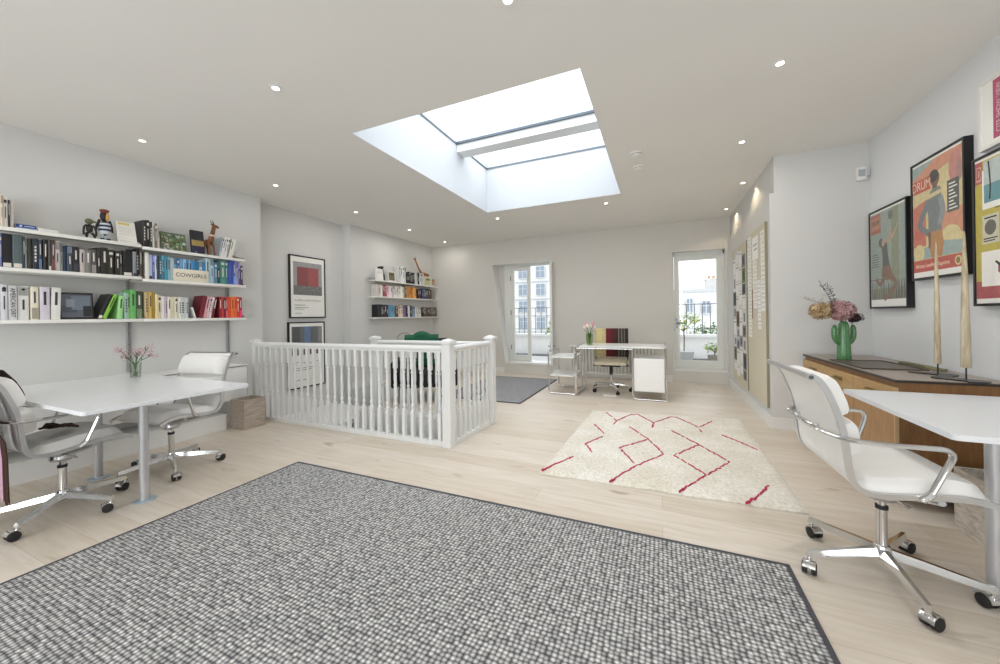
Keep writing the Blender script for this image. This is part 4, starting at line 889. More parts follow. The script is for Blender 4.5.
# ------------------------------------------------------------------ rugs
t = thing('grey_rug', 'large grey and white looped flat-weave rug with dark bound edges', 'rug', (-2.822, 2.14, .0012))
WV = weave_mat('grey_loop_weave', 'eae9e6', 'b0afad', '59595d', .0205, .0185)
f = MB(); f.box(.02, 3.355, -4.1, -.02, 0, .012); f.obj('pile', WV, t)
EDG = mat('4a4a50', .9, var=.15, scale=80, bump=.3)
f = MB(); f.box(0, 3.375, -.0198, 0, 0, .0135, bev=.003, seg=1); f.box(0, .0198, -4.12, -.02, 0, .0135, bev=.003, seg=1); f.box(3.3552, 3.375, -4.12, -.02, 0, .0135, bev=.003, seg=1); f.box(0, 3.375, -4.12, -4.1003, 0, .0135, bev=.003, seg=1); f.obj('bound_edge', EDG, t)
t = thing('grey_mat', 'grey woven runner mat on the floor before the double terrace door', 'rug', (-1.775, 4.72, .0012))
f = MB(); f.box(-1.30, -.02, .02, 1.97, 0, .009); f.obj('pile', weave_mat('grey_mat_weave', 'b4b4b6', '9c9c9f', '7c7c80', .03, .03, .4), t)
f = MB(); f.box(-1.32, 0, 0, .0198, 0, .0105); f.box(-.0198, 0, .02, 1.97, 0, .0105); f.box(-1.32, -1.3002, .02, 1.97, 0, .0105); f.box(-1.32, 0, 1.9702, 1.99, 0, .0105); f.obj('bound_edge', EDG, t)
# cream tufted rug with pink lines
CO = [(-.858, 2.685), (.805, 2.735), (.828, 4.86), (-.785, 4.69)]
def rug_pt(u, v):
    a = Vector(CO[0]).lerp(Vector(CO[1]), u); b = Vector(CO[3]).lerp(Vector(CO[2]), u); return a.lerp(b, v)
t = thing('cream_rug', 'cream tufted wool rug with irregular pink-red diamond lines', 'rug', (0, 0, .0012))
f = MB(); r6 = random.Random(9)
def cfn(u, v, s):
    e = .006*math.sin(u*23)+.005*math.sin(v*31+1); p = rug_pt(u, v); c = rug_pt(.5, .5); k = 1+(e if (u in (0,1) or v in (0,1)) else 0); p = c+(p-c)*k
    rim = min(1, min(u, 1-u, v, 1-v)*30); return (p.x, p.y, (.008+.018*rim+r6.uniform(-.0015,.0015)) if s else 0)
f.pad(cfn, 48, 60)
CREAM = shag_mat('cream_wool', 'd9d4c8', 'efece4'); PINK = mat('bc3558', .95, var=.3, scale=60, bump=.6, bscale=200)
def pxw(u, v):
    p = rug_pt(u, v); return Vector((p.x, p.y, .0262))
def pink(P):
    P = [Vector(q) for q in P]
    for a, b in zip(P, P[1:]):
        n = max(2, int((rug_pt(*b)-rug_pt(*a)).length/.022)); d = rug_pt(*b)-rug_pt(*a); d.normalize(); nn = Vector((-d.y, d.x))
        for k in range(n):
            if r6.random() < .12: continue
            u, v = a.lerp(b, k/n); u2, v2 = a.lerp(b, min(1, (k+1.15)/n)); w = r6.uniform(.005, .011); j = nn*r6.uniform(-.006, .006); p, q = rug_pt(u, v)+j, rug_pt(u2, v2)+j
            A = [f.bm.verts.new((c.x, c.y, z)) for z in (.018, .031) for c in (p-nn*w*.6, p+nn*w*.6, q+nn*w*.6, q-nn*w*.6)]
            for ix in ((0,1,2,3),(4,7,6,5),(0,4,5,1),(1,5,6,2),(2,6,7,3),(3,7,4,0)): f.bm.faces.new([A[i] for i in ix]).material_index = 1
pink([(0.01, 0.005), (0.033, 0.057), (0.101, 0.177)])
pink([(0.175, 0.252), (0.116, 0.347), (0.183, 0.472)])
pink([(0.184, 0.521), (0.09, 0.664)])
pink([(0.114, 0.932), (0.214, 0.766), (0.207, 0.693)])
pink([(0.214, 0.766), (0.285, 0.913), (0.332, 0.937), (0.448, 0.778), (0.447, 0.678)])
pink([(0.448, 0.778), (0.549, 0.917), (0.587, 0.925), (0.716, 0.757), (0.723, 0.678)])
pink([(0.716, 0.757), (0.808, 0.888)])
pink([(0.309, 0.672), (0.434, 0.496), (0.519, 0.322), (0.41, 0.175)])
pink([(0.434, 0.496), (0.296, 0.343), (0.396, 0.179)])
pink([(0.41, 0.175), (0.387, 0.138), (0.309, -0.005)])
pink([(0.556, 0.663), (0.691, 0.486), (0.81, 0.315), (0.698, 0.165)])
pink([(0.691, 0.486), (0.567, 0.322), (0.692, 0.164)])
pink([(0.691, 0.158), (0.579, -0.003)])
pink([(0.828, 0.656), (0.907, 0.572), (0.965, 0.491)])
pink([(0.918, 0.138), (0.86, 0.05), (0.807, -0.014)])

o = f.obj('pile', [CREAM, PINK], t)
# ------------------------------------------------------------------ tubular desk with side shelves
t = thing('tubular_desk', 'white-topped chrome tube desk with hanging cabinet and side shelves', 'desk', (-1.16, 5.50, .001))
DT = mat('eeeeec', .25, var=.01)
f = MB(); f.box(.045, 1.225, .02, .68, .728, .748, bev=.002, seg=1); f.obj('desktop', DT, t)
R = .0125
f = MB(); f.tube(round_path([(1.238,.0,.013),(1.238,.0,.735),(1.238,.0,.768),(1.238,.70,.768),(1.238,.70,.013)], .05), R, 10); f.tube([(1.238,.70,.013),(.82,.70,.013)], R, 10); f.tube(round_path([(.80,.0,.70),(.80,.0,.013),(1.238,.0,.013)], .05), R, 10); f.obj('right_frame', CHROME, t)
f = MB(); f.tube(round_path([(.0,.0,.735),(.0,.0,.013),(.0,.70,.013),(.0,.70,.735)], .05), R, 10); f.tube([(0,0,.7375),(0,.70,.7375)], R, 10); f.tube([(.0,.0,.715),(.80,.0,.715)], R*.7, 10); f.obj('left_frame', CHROME, t)
f = MB(); f.box(.815, 1.222, .015, .62, .12, .585, bev=.003, seg=1); cb = f.obj('cabinet', DT, t)
f = MB(); f.box(.822, 1.215, .004, .0145, .127, .578, bev=.002, seg=1); f.obj('cabinet_door', mat('f1f1ef', .25, var=.01), cb)
f = MB(); f.tube(round_path([(-.43,.0,.63),(-.43,.0,.013),(-.02,.0,.013)], .05), R, 10); f.tube(round_path([(-.43,.0,.62),(-.43,.0,.655),(-.43,.62,.655),(-.43,.62,.013),(-.02,.62,.013)], .05), R, 10); f.tube([(-.02,0,.013),(-.02,0,.64)], R, 10); f.tube([(-.03,.62,.013),(-.03,.62,.64)], R, 10); f.tube(round_path([(-.02,0,.62),(-.02,0,.655),(-.02,.62,.655),(-.02,.62,.62)], .04), R, 10); f.obj('shelf_frame', CHROME, t)
for z in (.555, .275):
    f = MB(); f.box(-.415, -.035, .01, .61, z, z+.02, bev=.002, seg=1); f.obj('shelf', DT, t)
# striped task chair behind the desk
t = thing('desk_chair', 'office chair with a striped red and tan back behind the tubular desk', 'office chair', (-.715, 6.02, .001), math.radians(-86))
SEAT = mat('cfc6b0', .9, var=.1, scale=25)
f = MB(); f.pad(lambda u, v, s: ((u-.5)*.47+.02, (v-.5)*.50*(1-.08*u**3), (.485+.045*max(0, 1-abs(2*u-1)**4)**.5*max(0, 1-abs(2*v-1)**4)**.5) if s else .44), 8, 8); f.obj('seat', SEAT, t)
bkw = .53
stripes = [('b8a878', .0, .05), ('cbbd8c', .05, .22), ('c4b48a', .22, .33), ('6a2f2c', .33, .36), ('641c24', .36, .50), ('4a1a20', .50, .62), ('35211f', .62, .70), ('6b5f50', .70, .735), ('2e2a28', .735, .80), ('8a8272', .80, .815), ('38322f', .815, .88), ('6e6656', .88, .90), ('2c2422', .90, 1.0)]
f = MB(); bz = [(-.245,.52),(-.262,.60),(-.268,.70),(-.272,.80),(-.285,.90),(-.30,.985)]
def bk(a, b, m):
    rr = []
    for x, z in bz:
        row_ = []
        for q in (a, b):
            y = -(q-.5)*bkw*-1; cur = .05*(2*abs(q-.5))**2
            row_ += [(x+cur+.014, y, z), (x+cur-.014, y, z)]
        rr.append([f.bm.verts.new(p) for p in (row_[0], row_[2], row_[3], row_[1])])
    for A, B in zip(rr, rr[1:]):
        for k in range(4): f.bm.faces.new((A[k], A[(k+1)%4], B[(k+1)%4], B[k])).material_index = m
    f.bm.faces.new(rr[0][::-1]).material_index = m; f.bm.faces.new(rr[-1]).material_index = m
for i, (h, a, b) in enumerate(stripes): bk(a, b, i)
f.obj('backrest', [mat(h, .9, var=.1, scale=30) for h, a, b in stripes], t)
f = MB()
for s in (-1, 1): f.bar([(-.20, s*.2, .40), (-.262, s*.25, .46), (-.262, s*.262, .58), (-.262, s*.262, .74)], .02, .028, side=(0,1,0))
f.obj('back_frame', BLACK, t)
f = MB(); f.box(-.16, .14, -.15, .15, .40, .4395, bev=.012); f.box(-.06, .06, -.25, .25, .41, .436, bev=.006); f.tube([(.05,-.15,.42),(.06,-.27,.41)], .011, 8); f.tube([(.05,.15,.42),(.06,.27,.41)], .011, 8); f.obj('seat_mechanism', BLACK, t)
f = MB(); f.lathe([(.026,.26),(.026,.40)], 16); f.obj('column_sleeve', BLACK, t); f = MB(); f.lathe([(.02,.12),(.02,.2599)], 16); f.obj('column', CHROME, t)
f = MB(); f.lathe([(.03,.075),(.04,.085),(.036,.14),(.02,.145)], 18); f.obj('hub', CHROME, t)
for k in range(5):
    a = math.radians(20+72*k); M = Matrix.Rotation(a, 4, 'Z'); f = MB()
    rings = [[f.bm.verts.new(M @ Vector((x, sy*w, z+sz*h))) for sy, sz in ((-1,-1),(1,-1),(.6,1),(-.6,1))] for x, z, w, h in ((.03,.12,.02,.016),(.18,.105,.018,.013),(.31,.085,.013,.011))]
    for A, B in zip(rings, rings[1:]):
        for q in range(4): f.bm.faces.new((A[q], A[(q+1)%4], B[(q+1)%4], B[q]))
    f.bm.faces.new(rings[0][::-1]); f.bm.faces.new(rings[-1]); f.obj('leg', CHROME, t)
    c = thing_part('castor', t, (.30*math.cos(a), .30*math.sin(a), 0)); c.rotation_euler = (0,0,rnd_c.uniform(0,6))
    f = MB(); f.lathe([(.008,.05),(.008,.074)], 10); f.obj('stem', BLACK, c)
    for s in (-1, 1):
        f = MB(); f.lathe([(.006,0),(.027,.001),(.027,.018),(.004,.02)], 16, M=Matrix.Translation((.014, s*.004, .0275)) @ Matrix.Rotation(-s*PI/2, 4, 'X')); f.obj('wheel', RUBBER, c)
f = MB(); f.box(-.79, -.60, 5.60, 5.70, .001, .007, bev=.002); tag(f.obj('floor_socket', mat('efeeea', .4)), 'small white floor plate beneath the tubular desk', 'floor socket')
# tulips
glass_vase('green_vase', 'green-tinted glass vase of tulips on the tubular desk', (-.995, 5.72, .7505), [(.04,0),(.045,.004),(.05,.09),(.056,.17),(.0545,.17),(.048,.09),(.043,.008),(.004,.006)], .1, 'e4eed8')
TW = [mat('e6c8c8', .6, var=.1), mat('e8dcd0', .6, var=.1), mat('d49aa6', .6, var=.12)]
for i in range(6):
    a = i*PI/3+.3; tip = Vector((.075*math.cos(a), .06*math.sin(a), .235+.03*(i % 3))); b0 = Vector((-.012*math.cos(a), -.012*math.sin(a), .012)); md = Vector((.022*math.cos(a), .022*math.sin(a), .165))
    t = thing('tulip', 'pale tulip among others in the green glass vase on the desk', 'flower', (-.995, 5.72, .7505), 0, 'tulips in the green vase')
    f = MB(); f.tube(spl([b0, (b0+md)/2, md, tip], 3), .0035, 6); f.obj('stem', GREEN, t)
    f = MB(); f.lathe([(.004,0),(.021,.012),(.026,.03),(.022,.05),(.013,.064),(.011,.062),(.018,.04)], 10, tuple(tip)); f.obj('bloom', TW[i % 3], t)
    f = MB(); d = Vector((math.cos(a+.7), math.sin(a+.7), 0)); u = Vector((-d.y, d.x, 0)); q = md
    f.quad([b0+Vector((0,0,.02)), q+u*.012, tip+d*.03-Vector((0,0,.05)), q-u*.012]); f.obj('leaf', mat('5c7a3c', .6, var=.2), t)
# radiator
t = thing('radiator', 'white column radiator on the far wall behind the tubular desk', 'radiator', (-1.62, 7.10, .001))
RW = mat('e2e1dc', .4, var=.01)
for k in range(26):
    f = MB(); x = .025+.0592*k
    for y in (-.035, .035): f.tube([(x,y,.10),(x,y,.62)], .0115, 8)
    f.tube([(x,-.045,.612),(x,.045,.612)], .018, 8); f.tube([(x,-.045,.105),(x,.045,.105)], .018, 8); f.obj('column', RW, t)
f = MB(); f.tube([(0,0,.612),(1.53,0,.612)], .019, 10); f.tube([(0,0,.105),(1.53,0,.105)], .019, 10); f.obj('header_pipe', RW, t)
for x in (.08, 1.45):
    f = MB(); f.box(x-.01, x+.01, -.04, .04, 0, .09); f.obj('foot', RW, t)
f = MB(); f.tube([(-.001,0,.105),(-.05,0,.105),(-.05,0,.001)], .008, 8); f.lathe([(.018,.09),(.018,.14),(.014,.16)], 12, (-.05,0,0)); f.obj('valve', CHROME, t)

# ------------------------------------------------------------------ pinboards and pinned sheets
FAB = mat('d0c9b4', .95, var=.05, scale=60, bump=.2, bscale=300)
XB = 1.073
def pinboard(name, label, y0, y1, z0, z1):
    t = thing('mounted_'+name, label, 'pinboard', (XB, y0, z0)); f = MB(); f.box(-.022, 0, 0, y1-y0, 0, z1-z0, bev=.002, seg=1); f.obj('fabric_panel', FAB, t)
    f = MB(); f.box(-.0225, -.001, -.0045, -.0005, 0, z1-z0); f.box(-.0225, -.001, y1-y0+.0005, y1-y0+.0045, 0, z1-z0); f.obj('edge_strip', mat('8d8672', .8), t); return t
pinboard('pinboard', 'tall beige fabric pinboard with white cards, the one closer to the sideboard', 4.735, 5.60, .19, 2.19)
pinboard('pinboard', 'tall beige fabric pinboard covered in photo sheets, beside the glazed door', 5.66, 6.62, .19, 2.16)
CARD = mat('efeeea', .8, var=.02); XP = XB-.0235
r7 = random.Random(21)
def sheet(y, z, w, h, lab, grp, hx=None, marks=()):
    f = MB(); f.box(-.0008, 0, 0, w, 0, h, 0)
    for a, b, c, d in marks: f.box(-.0013, -.00085, w*a, w*b, h*c, h*d, 1)
    return tag(f.obj('hanging_sheet', [CARD if hx is None else mat(hx, .8, var=.05), mat('b9b8b4' if hx is None else tint(hx, .6), .8)], None, (XP, y, z)), lab, 'paper', grp)
lab1 = 'white card among those pinned on the beige board closer to the sideboard'
cols = [(5.37,.2,.08,[2.08-.09*k for k in range(14)]),(5.02,.29,.27,[1.84]),(5.10,.2,.085,[1.74-.095*k for k in range(6)]),(4.93,.15,.085,[1.50-.095*k for k in range(6)]),(4.75,.17,.09,[2.03-.1*k for k in range(9)])]
for y, w, h, zs in cols:
    for z in zs:
        sheet(y+r7.uniform(-.006,.006), z, w*r7.uniform(.88,1), h*r7.uniform(.94,1.03), lab1, 'cards on the pinboard closer to the sideboard', None, ((.12,.85,.6,.68),(.12,.7,.4,.48)))
sheet(5.32, 1.14, .035, .36, 'narrow dark red strip pinned on the beige board closer to the sideboard', None, '7a3a34')
lab2 = 'photo sheet among the overlapping ones pinned beside the glazed door'
pal = ['ecebe8','efeeec','e9e8e6','ecebe8','7d7b80','efeeec','c9c7cc','e9e8e6','50505a','ecebe8','9a98a6','76604c','e4e6ea','6f7a58','efeeec','dadadc']
for cidx in range(4):
    y = 5.72+.215*cidx; z = .30+.06*(cidx % 2)
    while z < 1.98:
        h = r7.uniform(.13,.24); w = r7.uniform(.185,.209)
        hx = r7.choice(pal); sheet(y+r7.uniform(0,.012), z, w, h, lab2, 'photo sheets beside the glazed door', hx, ((.2,.7,.2,.8),) if hx not in ('ecebe8','efeeec','e9e8e6') else ((.1,.9,.8,.86),)); z += h+.012

# ------------------------------------------------------------------ sideboard and what stands on it
WF = wood_mat('sideboard_front', '9c7448', 'b08a5c', 2, 7, .38, 5); WS = wood_mat('sideboard_end_shaded', '74502e', '8a643c', 2, 7, .4, 5); WL = wood_mat('sideboard_drawer_grain', 'a88454', 'bc9a68', 1, 7, .38, 5)  # end wood is coloured darker than the front, painting in its shade
t = thing('sideboard', 'warm wooden sideboard with a dark-edged top along the poster wall', 'sideboard', (1.33, 3.05, .001))
SW, SLn, ST = .525, 1.565, .785
f = MB(); f.box(.02, SW, .0, SLn, .12, ST-.0146); f.obj('carcass', WS, t)
f = MB(); f.box(0, SW+.002, -.012, SLn+.008, ST-.0142, ST-.0005, 0); f.box(.006, SW, -.006, SLn+.002, ST, ST+.003, 1); f.obj('top', [mat('2e2420', .4), wood_mat('sideboard_top', '8e8278', 'aa9c8e', 1, 8, .3, 5)], t)
def front(nm, y0, y1, z0, z1, m):
    f = MB(); f.box(0, .0195, y0, y1, z0, z1, bev=.0015, seg=1); return f.obj(nm, m, t)
for k in range(3):
    y0 = .01+.517*k; dr = front('drawer', y0, y0+.512, .60, .735, WL)
    f = MB(); yc = y0+.256; f.box(-.004, -.0002, yc-.075, yc+.075, .655, .685); f.tube(round_path([(-.002,yc-.06,.67),(-.022,yc-.06,.67),(-.022,yc+.06,.67),(-.002,yc+.06,.67)], .01), .005, 8); f.obj('handle', mat('a08a54', .35, .9), dr)
for k in range(3):
    y0 = .01+.517*k; dr = front('door', y0, y0+.512, .125, .594, WF)
for y0 in (.5215, 1.0385):
    f = MB(); f.box(.004, .0199, y0, y0+.0045, .125, .735); f.obj('shadow_gap_strip', mat('3a2414', .6), t)
f = MB(); f.box(.0, .019, -.001, .0085, .12, .735); f.obj('edge_lipping', mat('c4a880', .5), t)
for x in (.07, SW-.07):
    for y in (.1, SLn-.1):
        f = MB(); f.lathe([(.014,0),(.022,.12)], 12, (x, y, 0)); f.obj('leg', WS, t)
TZ = ST+.0048
t = thing('cactus_vase', 'glossy green cactus-shaped vase on the sideboard', 'vase', (1.475, 4.12, TZ)); t.scale = (.71, .71, 1.13)
CG_ = mat('4f8452', .25, var=.22, scale=70, bump=.5, bscale=90, coat=.4)
f = MB(); rib = lambda a: 1+.045*math.cos(a*2*PI*11)
f.lathe([(.062,0),(.066,.006),(.066,.05),(.060,.13),(.056,.19),(.054,.235),(.046,.275),(.030,.297),(.024,.295),(.036,.26)], 66, rib=rib); f.obj('body', CG_, t)
for s in (-1, 1):
    f = MB(); d = Vector((math.cos(.41), math.sin(.41), 0))*s
    P = spl([d*.04+Vector((0,0,.145)), d*.085+Vector((0,0,.15)), d*.115+Vector((0,0,.18)), d*.118+Vector((0,0,.22)), d*.112+Vector((0,0,.255))], 4)
    f.tube([tuple(p) for p in P]+[tuple(P[-1]+Vector((0,0,.012))), tuple(P[-1]+Vector((0,0,.018)))], [.028]*(len(P)-2)+[.027,.024,.017,.006], 14); f.obj('arm', CG_, t)
r8 = random.Random(8)
def bloom_stem(name, label, tip, r, cols, n, sc=(1,1,1), cat='flower'):
    t = thing(name, label, cat, (1.475, 4.12, TZ)); tip = Vector(tip); b = Vector((.012*math.copysign(1, tip.x), .012*math.copysign(1, tip.y), .32))
    f = MB(); f.tube(spl([b, b+Vector((tip.x*.2, tip.y*.2, .05)), tip], 4), .003, 6); f.obj('stem', mat('5a5a3a', .7), t)
    f = MB(); petals(f, tip, r, n, r8, 0, len(cols), sc); f.ball(tuple(tip), r*.72, sub=2, sc=sc); f.obj('bloom', cols, t); return t
ux, uy = math.cos(.41), math.sin(.41)
bloom_stem('hydrangea_stem', 'large dusty pink hydrangea head in the cactus vase', (-ux*.005-.02, -uy*.005-.03, .43), .098, [mat('b58a8c', .8, var=.15, scale=50), mat('a07478', .8), mat('c9a6a4', .8)], 300, (1,1,.85))
bloom_stem('hydrangea_stem', 'dried tan hydrangea head leaning out of the cactus vase', (-ux*.20, -uy*.20, .43), .085, [mat('b59a72', .85, var=.2, scale=50), mat('8e7450', .85), mat('cdb894', .85)], 240, (1,1,.85))
bloom_stem('hydrangea_stem', 'faded mauve hydrangea head behind the pink one in the cactus vase', (-ux*.09+.03, -uy*.09+.05, .47), .06, [mat('a4888c', .85, var=.2), mat('b8a48c', .85)], 130)
bloom_stem('dark_leaf_stem', 'dark burgundy leafy sprig low beside the pink hydrangea', (ux*.10, uy*.10, .365), .058, [mat('2c1a20', .7), mat('3c2a30', .7)], 70, (1,1,.9), 'leaf sprig')
for i, (a, hh, lb) in enumerate(((-.19, .66, 'tall grey-blue dried sprig standing highest in the cactus vase'), (-.07, .64, 'grey-blue dried sprig with curled tips beside the highest one'), (-.24, .55, 'pale feathery dried sprig over the tan hydrangea'))):
    t = thing('dried_sprig', lb, 'dried sprig', (1.475, 4.12, TZ)); b = Vector((-.012+.012*i, .004*i, .32)); tip = Vector((ux*a-.03*i, uy*a+.05*i, hh)); P = spl([b, b+Vector((a*.3*ux-.01*i, a*.3*uy+.02*i, .14)), tip], 6)
    f = MB(); f.tube(P, .002, 5); f.obj('stem', mat('6a6c6c', .8), t)
    f = MB()
    for p in P[4:]:
        for q in range(5):
            d = Vector((r8.uniform(-1,1), r8.uniform(-1,1), r8.uniform(.0,.8))).normalized(); u = d.cross(Vector((.3,.2,1))).normalized(); l = r8.uniform(.025,.06) if i < 2 else r8.uniform(.03,.08); w = .006 if i < 2 else .0025
            f.quad([p, p+d*l*.5+u*w, p+d*l, p+d*l*.5-u*w])
    f.obj('leaf', mat(('6b7078','7a7f88','a8a498')[i], .85, var=.2), t)
t = thing('tray', 'thin dark tray lying flat on the sideboard by the cactus vase', 'tray', (1.36, 3.52, TZ))
f = MB(); f.box(0, .36, 0, .56, 0, .004, bev=.001, seg=1); f.obj('base', mat('5c5448', .4, var=.08), t)
f = MB(); f.box(0, .36, 0, .012, .0041, .009); f.box(0, .36, .548, .56, .0041, .009); f.box(0, .012, .0121, .5479, .0041, .009); f.box(.348, .36, .0121, .5479, .0041, .009); f.obj('rim', mat('4a4238', .4), t)
f = MB(); f.box(1.76, 1.80, 3.50, 3.98, TZ, TZ+.02, bev=.004); tag(f.obj('wooden_ruler', wood_mat('ruler_wood', '6e6a50', '8c8668', 1, 8, .5)), 'slim olive wooden bar lying behind the tray on the sideboard', 'ruler')
t = thing('horn_sculpture', 'pair of tall tapering bone spikes on a wavy dark metal base', 'sculpture', (1.66, 3.22, TZ))
f = MB(); P = []
for k in range(25): P.append((.045*math.sin(k*.42)+.055, -.20+.40*k/24))
for k in range(24, -1, -1): P.append((.045*math.sin(k*.42+.7)-.055, -.20+.40*k/24))
f.prism(P, 0, .006, 'z'); f.obj('base', mat('33302e', .35, .6, var=.1), t)
BONE = wood_mat('bone', '9e8e6c', 'd2c7ae', 2, 10, .5, 7)
for x, y, r, hh in ((.0, .10, .0165, .87), (.035, -.075, .022, .90)):
    f = MB(); f.tube([(x,y,.006),(x,y,.08)], .004, 8); f.obj('pin', BLACK, t)
    f = MB(); f.lathe([(r*.9,.075),(r,.08),(r*.92,.25),(r*.74,.5),(r*.48,.72),(r*.22,hh-.02),(.002,hh)], 14, (x, y, 0)); f.obj('spike', BONE, t)
crate('wooden_planter_box', 'pale textured wooden box on the floor beyond the poster-side table', 1.50, 1.82, 2.42, 2.885, .34, wood_mat('pale_rough_wood', 'a49a8c', 'd2cabe', 1, 3, .85, 16))

# ------------------------------------------------------------------ framed posters on the poster wall (face -x)
def wall_poster(label, y0, y1, z0, z1, mats, draw, depth=.045, **k):
    return picture('framed_poster', label, (XR-.0015, y1, z0), PI, y1-y0, z1-z0, depth, .05, mats, draw, fr=.016, **k)
LETT = mat('b9403c', .6)
def e1(rect, poly, oval, limb):
    rect(.035,.965,.09,.965,1); rect(.62,.80,.14,.965,2); rect(.04,.33,.76,.95,3); rect(.06,.31,.80,.93,4)
    rect(.035,.965,.09,.20,5)
    r = random.Random(6)
    for k in range(14): u = .05+.065*k; poly([(u,.09),(u+.05,.09),(u+.035,.09+r.uniform(.08,.2)),(u+.015,.09+r.uniform(.08,.2))],r.choice((6,7)))
    oval(.60,.90,.06,.045,7)
    limb([(.44,.60),(.56,.68),(.62,.76)],[.075,.06,.03],8); limb([(.42,.62),(.66,.70),(.78,.80)],[.07,.05,.03],8)
    limb([(.42,.64),(.45,.52),(.47,.40)],[.16,.15,.2],6); poly([(.37,.42),(.57,.42),(.66,.30),(.50,.27),(.34,.32)],9)
    limb([(.44,.32),(.30,.24),(.18,.30)],[.09,.07,.05],9); limb([(.54,.32),(.72,.24),(.55,.14),(.42,.08)],[.09,.08,.06,.04],9)
    oval(.34,.655,.065,.045,6); oval(.40,.65,.045,.038,8)
    for k in range(6): rect(.07,.28-.02*(k%2),.42+.024*k,.43+.024*k,7)
    rect(.035,.5,.285,.295,7)
m1 = [PAPER, hazed_art('8fa09a'), hazed_art('7f8a70'), hazed_art('a85a48'), hazed_art('c07a62'), hazed_art('84826a'), hazed_art('4a5250'), hazed_art('5f6660'), hazed_art('b49a80'), hazed_art('7c5a4c')]
def letters(t, body, size, y, z, m, x, sx=1.0, rotz=0): return text('lettering', body, size, m, t, (x, y, z), (PI/2, 0, PI/2), sx=sx)
p = wall_poster('black-framed grey-green magazine poster of a leaping dancer, lowest of the three', 3.985, 4.555, 1.235, 2.13, m1, e1)
letters(p, 'DRUM', .062, .107, .775, mat('6b7672', .6), .0405, .72)
def e2(rect, poly, oval, limb):
    rect(.035,.965,.065,.965,1); poly([(.035,.80),(.965,.90),(.965,.965),(.035,.965)],2); poly([(.035,.86),(.5,.965),(.035,.965)],3); rect(.035,.30,.28,.62,5); poly([(.035,.62),(.30,.66),(.30,.28),(.035,.3)],5)
    poly([(.48,.5),(.70,.82),(.90,.78),(.90,.5)],6); poly([(.45,.3),(.965,.32),(.965,.52),(.45,.5)],2); oval(.74,.285,.2,.11,6); poly([(.035,.17),(.965,.17),(.965,.26),(.5,.3),(.035,.22)],3); oval(.15,.22,.11,.08,6)
    oval(.84,.82,.11,.13,7); oval(.90,.78,.05,.08,8)
    rect(.04,.40,.735,.845,9)
    # figure in a grey jumper and orange skirt
    poly([(.34,.39),(.60,.39),(.63,.28),(.60,.17),(.40,.17),(.35,.28)],10); limb([(.45,.66),(.47,.52),(.47,.38)],[.30,.25,.25],11)
    limb([(.36,.64),(.20,.50),(.19,.44),(.36,.37)],[.11,.10,.09,.08],11); limb([(.58,.64),(.62,.52),(.55,.42)],[.10,.09,.07],12)
    limb([(.36,.38),(.37,.31),(.36,.25)],[.06,.05,.03],13); limb([(.475,.70),(.48,.76)],[.09,.09],13); oval(.485,.80,.085,.062,13); oval(.46,.825,.09,.05,14); poly([(.37,.69),(.60,.70),(.56,.73),(.41,.72)],11)
    rect(.70,.90,.49,.735,15)
    for k in range(8): rect(.73,.87-.03*(k%3),.51+.027*k,.52+.027*k,0)
    rect(.035,.965,.065,.165,9); oval(.87,.115,.055,.037,6); oval(.87,.115,.035,.024,16)
    for k in range(6): rect(.07,.25-.02*(k%2),.34+.013*k,.345+.013*k,9)
m2 = [PAPER, hazed_art('d9c98e'), hazed_art('d68a6c'), hazed_art('94acac'), hazed_art('cfb46e'), hazed_art('cc6a56'), hazed_art('e0cf94'), hazed_art('c47c74'), hazed_art('a87878'), hazed_art('c0483e'), hazed_art('b47c48'), hazed_art('6a747a'), hazed_art('848e92'), hazed_art('6e4c3a'), hazed_art('2e2a2a'), hazed_art('3e4442'), hazed_art('8a6a3a')]
p = wall_poster('black-framed pink and yellow magazine poster of a person in a grey jumper', 3.375, 3.925, 1.445, 2.34, m2, e2)
letters(p, 'DRUM', .098, .118, .707, mat('e4c8b0', .6), .0405, .76)
letters(p, 'African Leading Magazine', .042, .222, .102, mat('ecd2ba', .6), .0405, .84)
def e3(rect, poly, oval, limb):
    rect(.03,.97,.05,.965,1); rect(.03,.125,.82,.965,2); rect(.045,.11,.835,.935,3); rect(.03,.97,.05,.165,2)
    rect(.12,.97,.64,.90,0); rect(.14,.96,.68,.955,4); rect(.14,.40,.68,.8,5); limb([(.2,.95),(.22,.8),(.21,.70)],[.02,.018,.02],7); rect(.5,.8,.68,.76,6); limb([(.42,.95),(.45,.8),(.43,.68)],[.03,.025,.03],7); limb([(.7,.95),(.68,.8),(.71,.68)],[.03,.025,.03],7); oval(.62,.88,.16,.05,8)
    rect(.115,.32,.41,.60,9); oval(.215,.515,.07,.05,10); rect(.14,.29,.575,.585,7); rect(.13,.3,.44,.448,7); rect(.13,.27,.425,.432,7)
    rect(.10,.94,.13,.36,0); poly([(.30,.27),(.42,.25),(.46,.21),(.36,.19),(.30,.22)],11); limb([(.27,.29),(.35,.25),(.4,.22)],[.02,.03,.02],7); oval(.4,.22,.05,.03,11)
    rect(.6,.92,.45,.58,12); rect(.6,.85,.41,.42,7); rect(.27,.5,.63,.635,7)
m3 = [PAPER, hazed_art('bfae3a'), hazed_art('a83e44'), hazed_art('d0a090'), hazed_art('b8c8c8'), hazed_art('4f8a98'), hazed_art('3a4a34'), mat('2f3030', .6), hazed_art('5c6a48'), hazed_art('d0ceb4'), hazed_art('4a4a44'), hazed_art('8a3048'), hazed_art('c9b45a')]
p = wall_poster('black-framed mustard yellow magazine poster cut by the picture edge', 2.72, 3.315, 1.235, 2.155, m3, e3)
letters(p, 'D', .10, .048, .813, mat('a83e44', .6), .0405, .42)
def e4(rect, poly, oval, limb):
    rect(.03,.97,.04,.97,0); rect(.20,.36,.10,.93,1); rect(.40,.92,.1,.93,2)
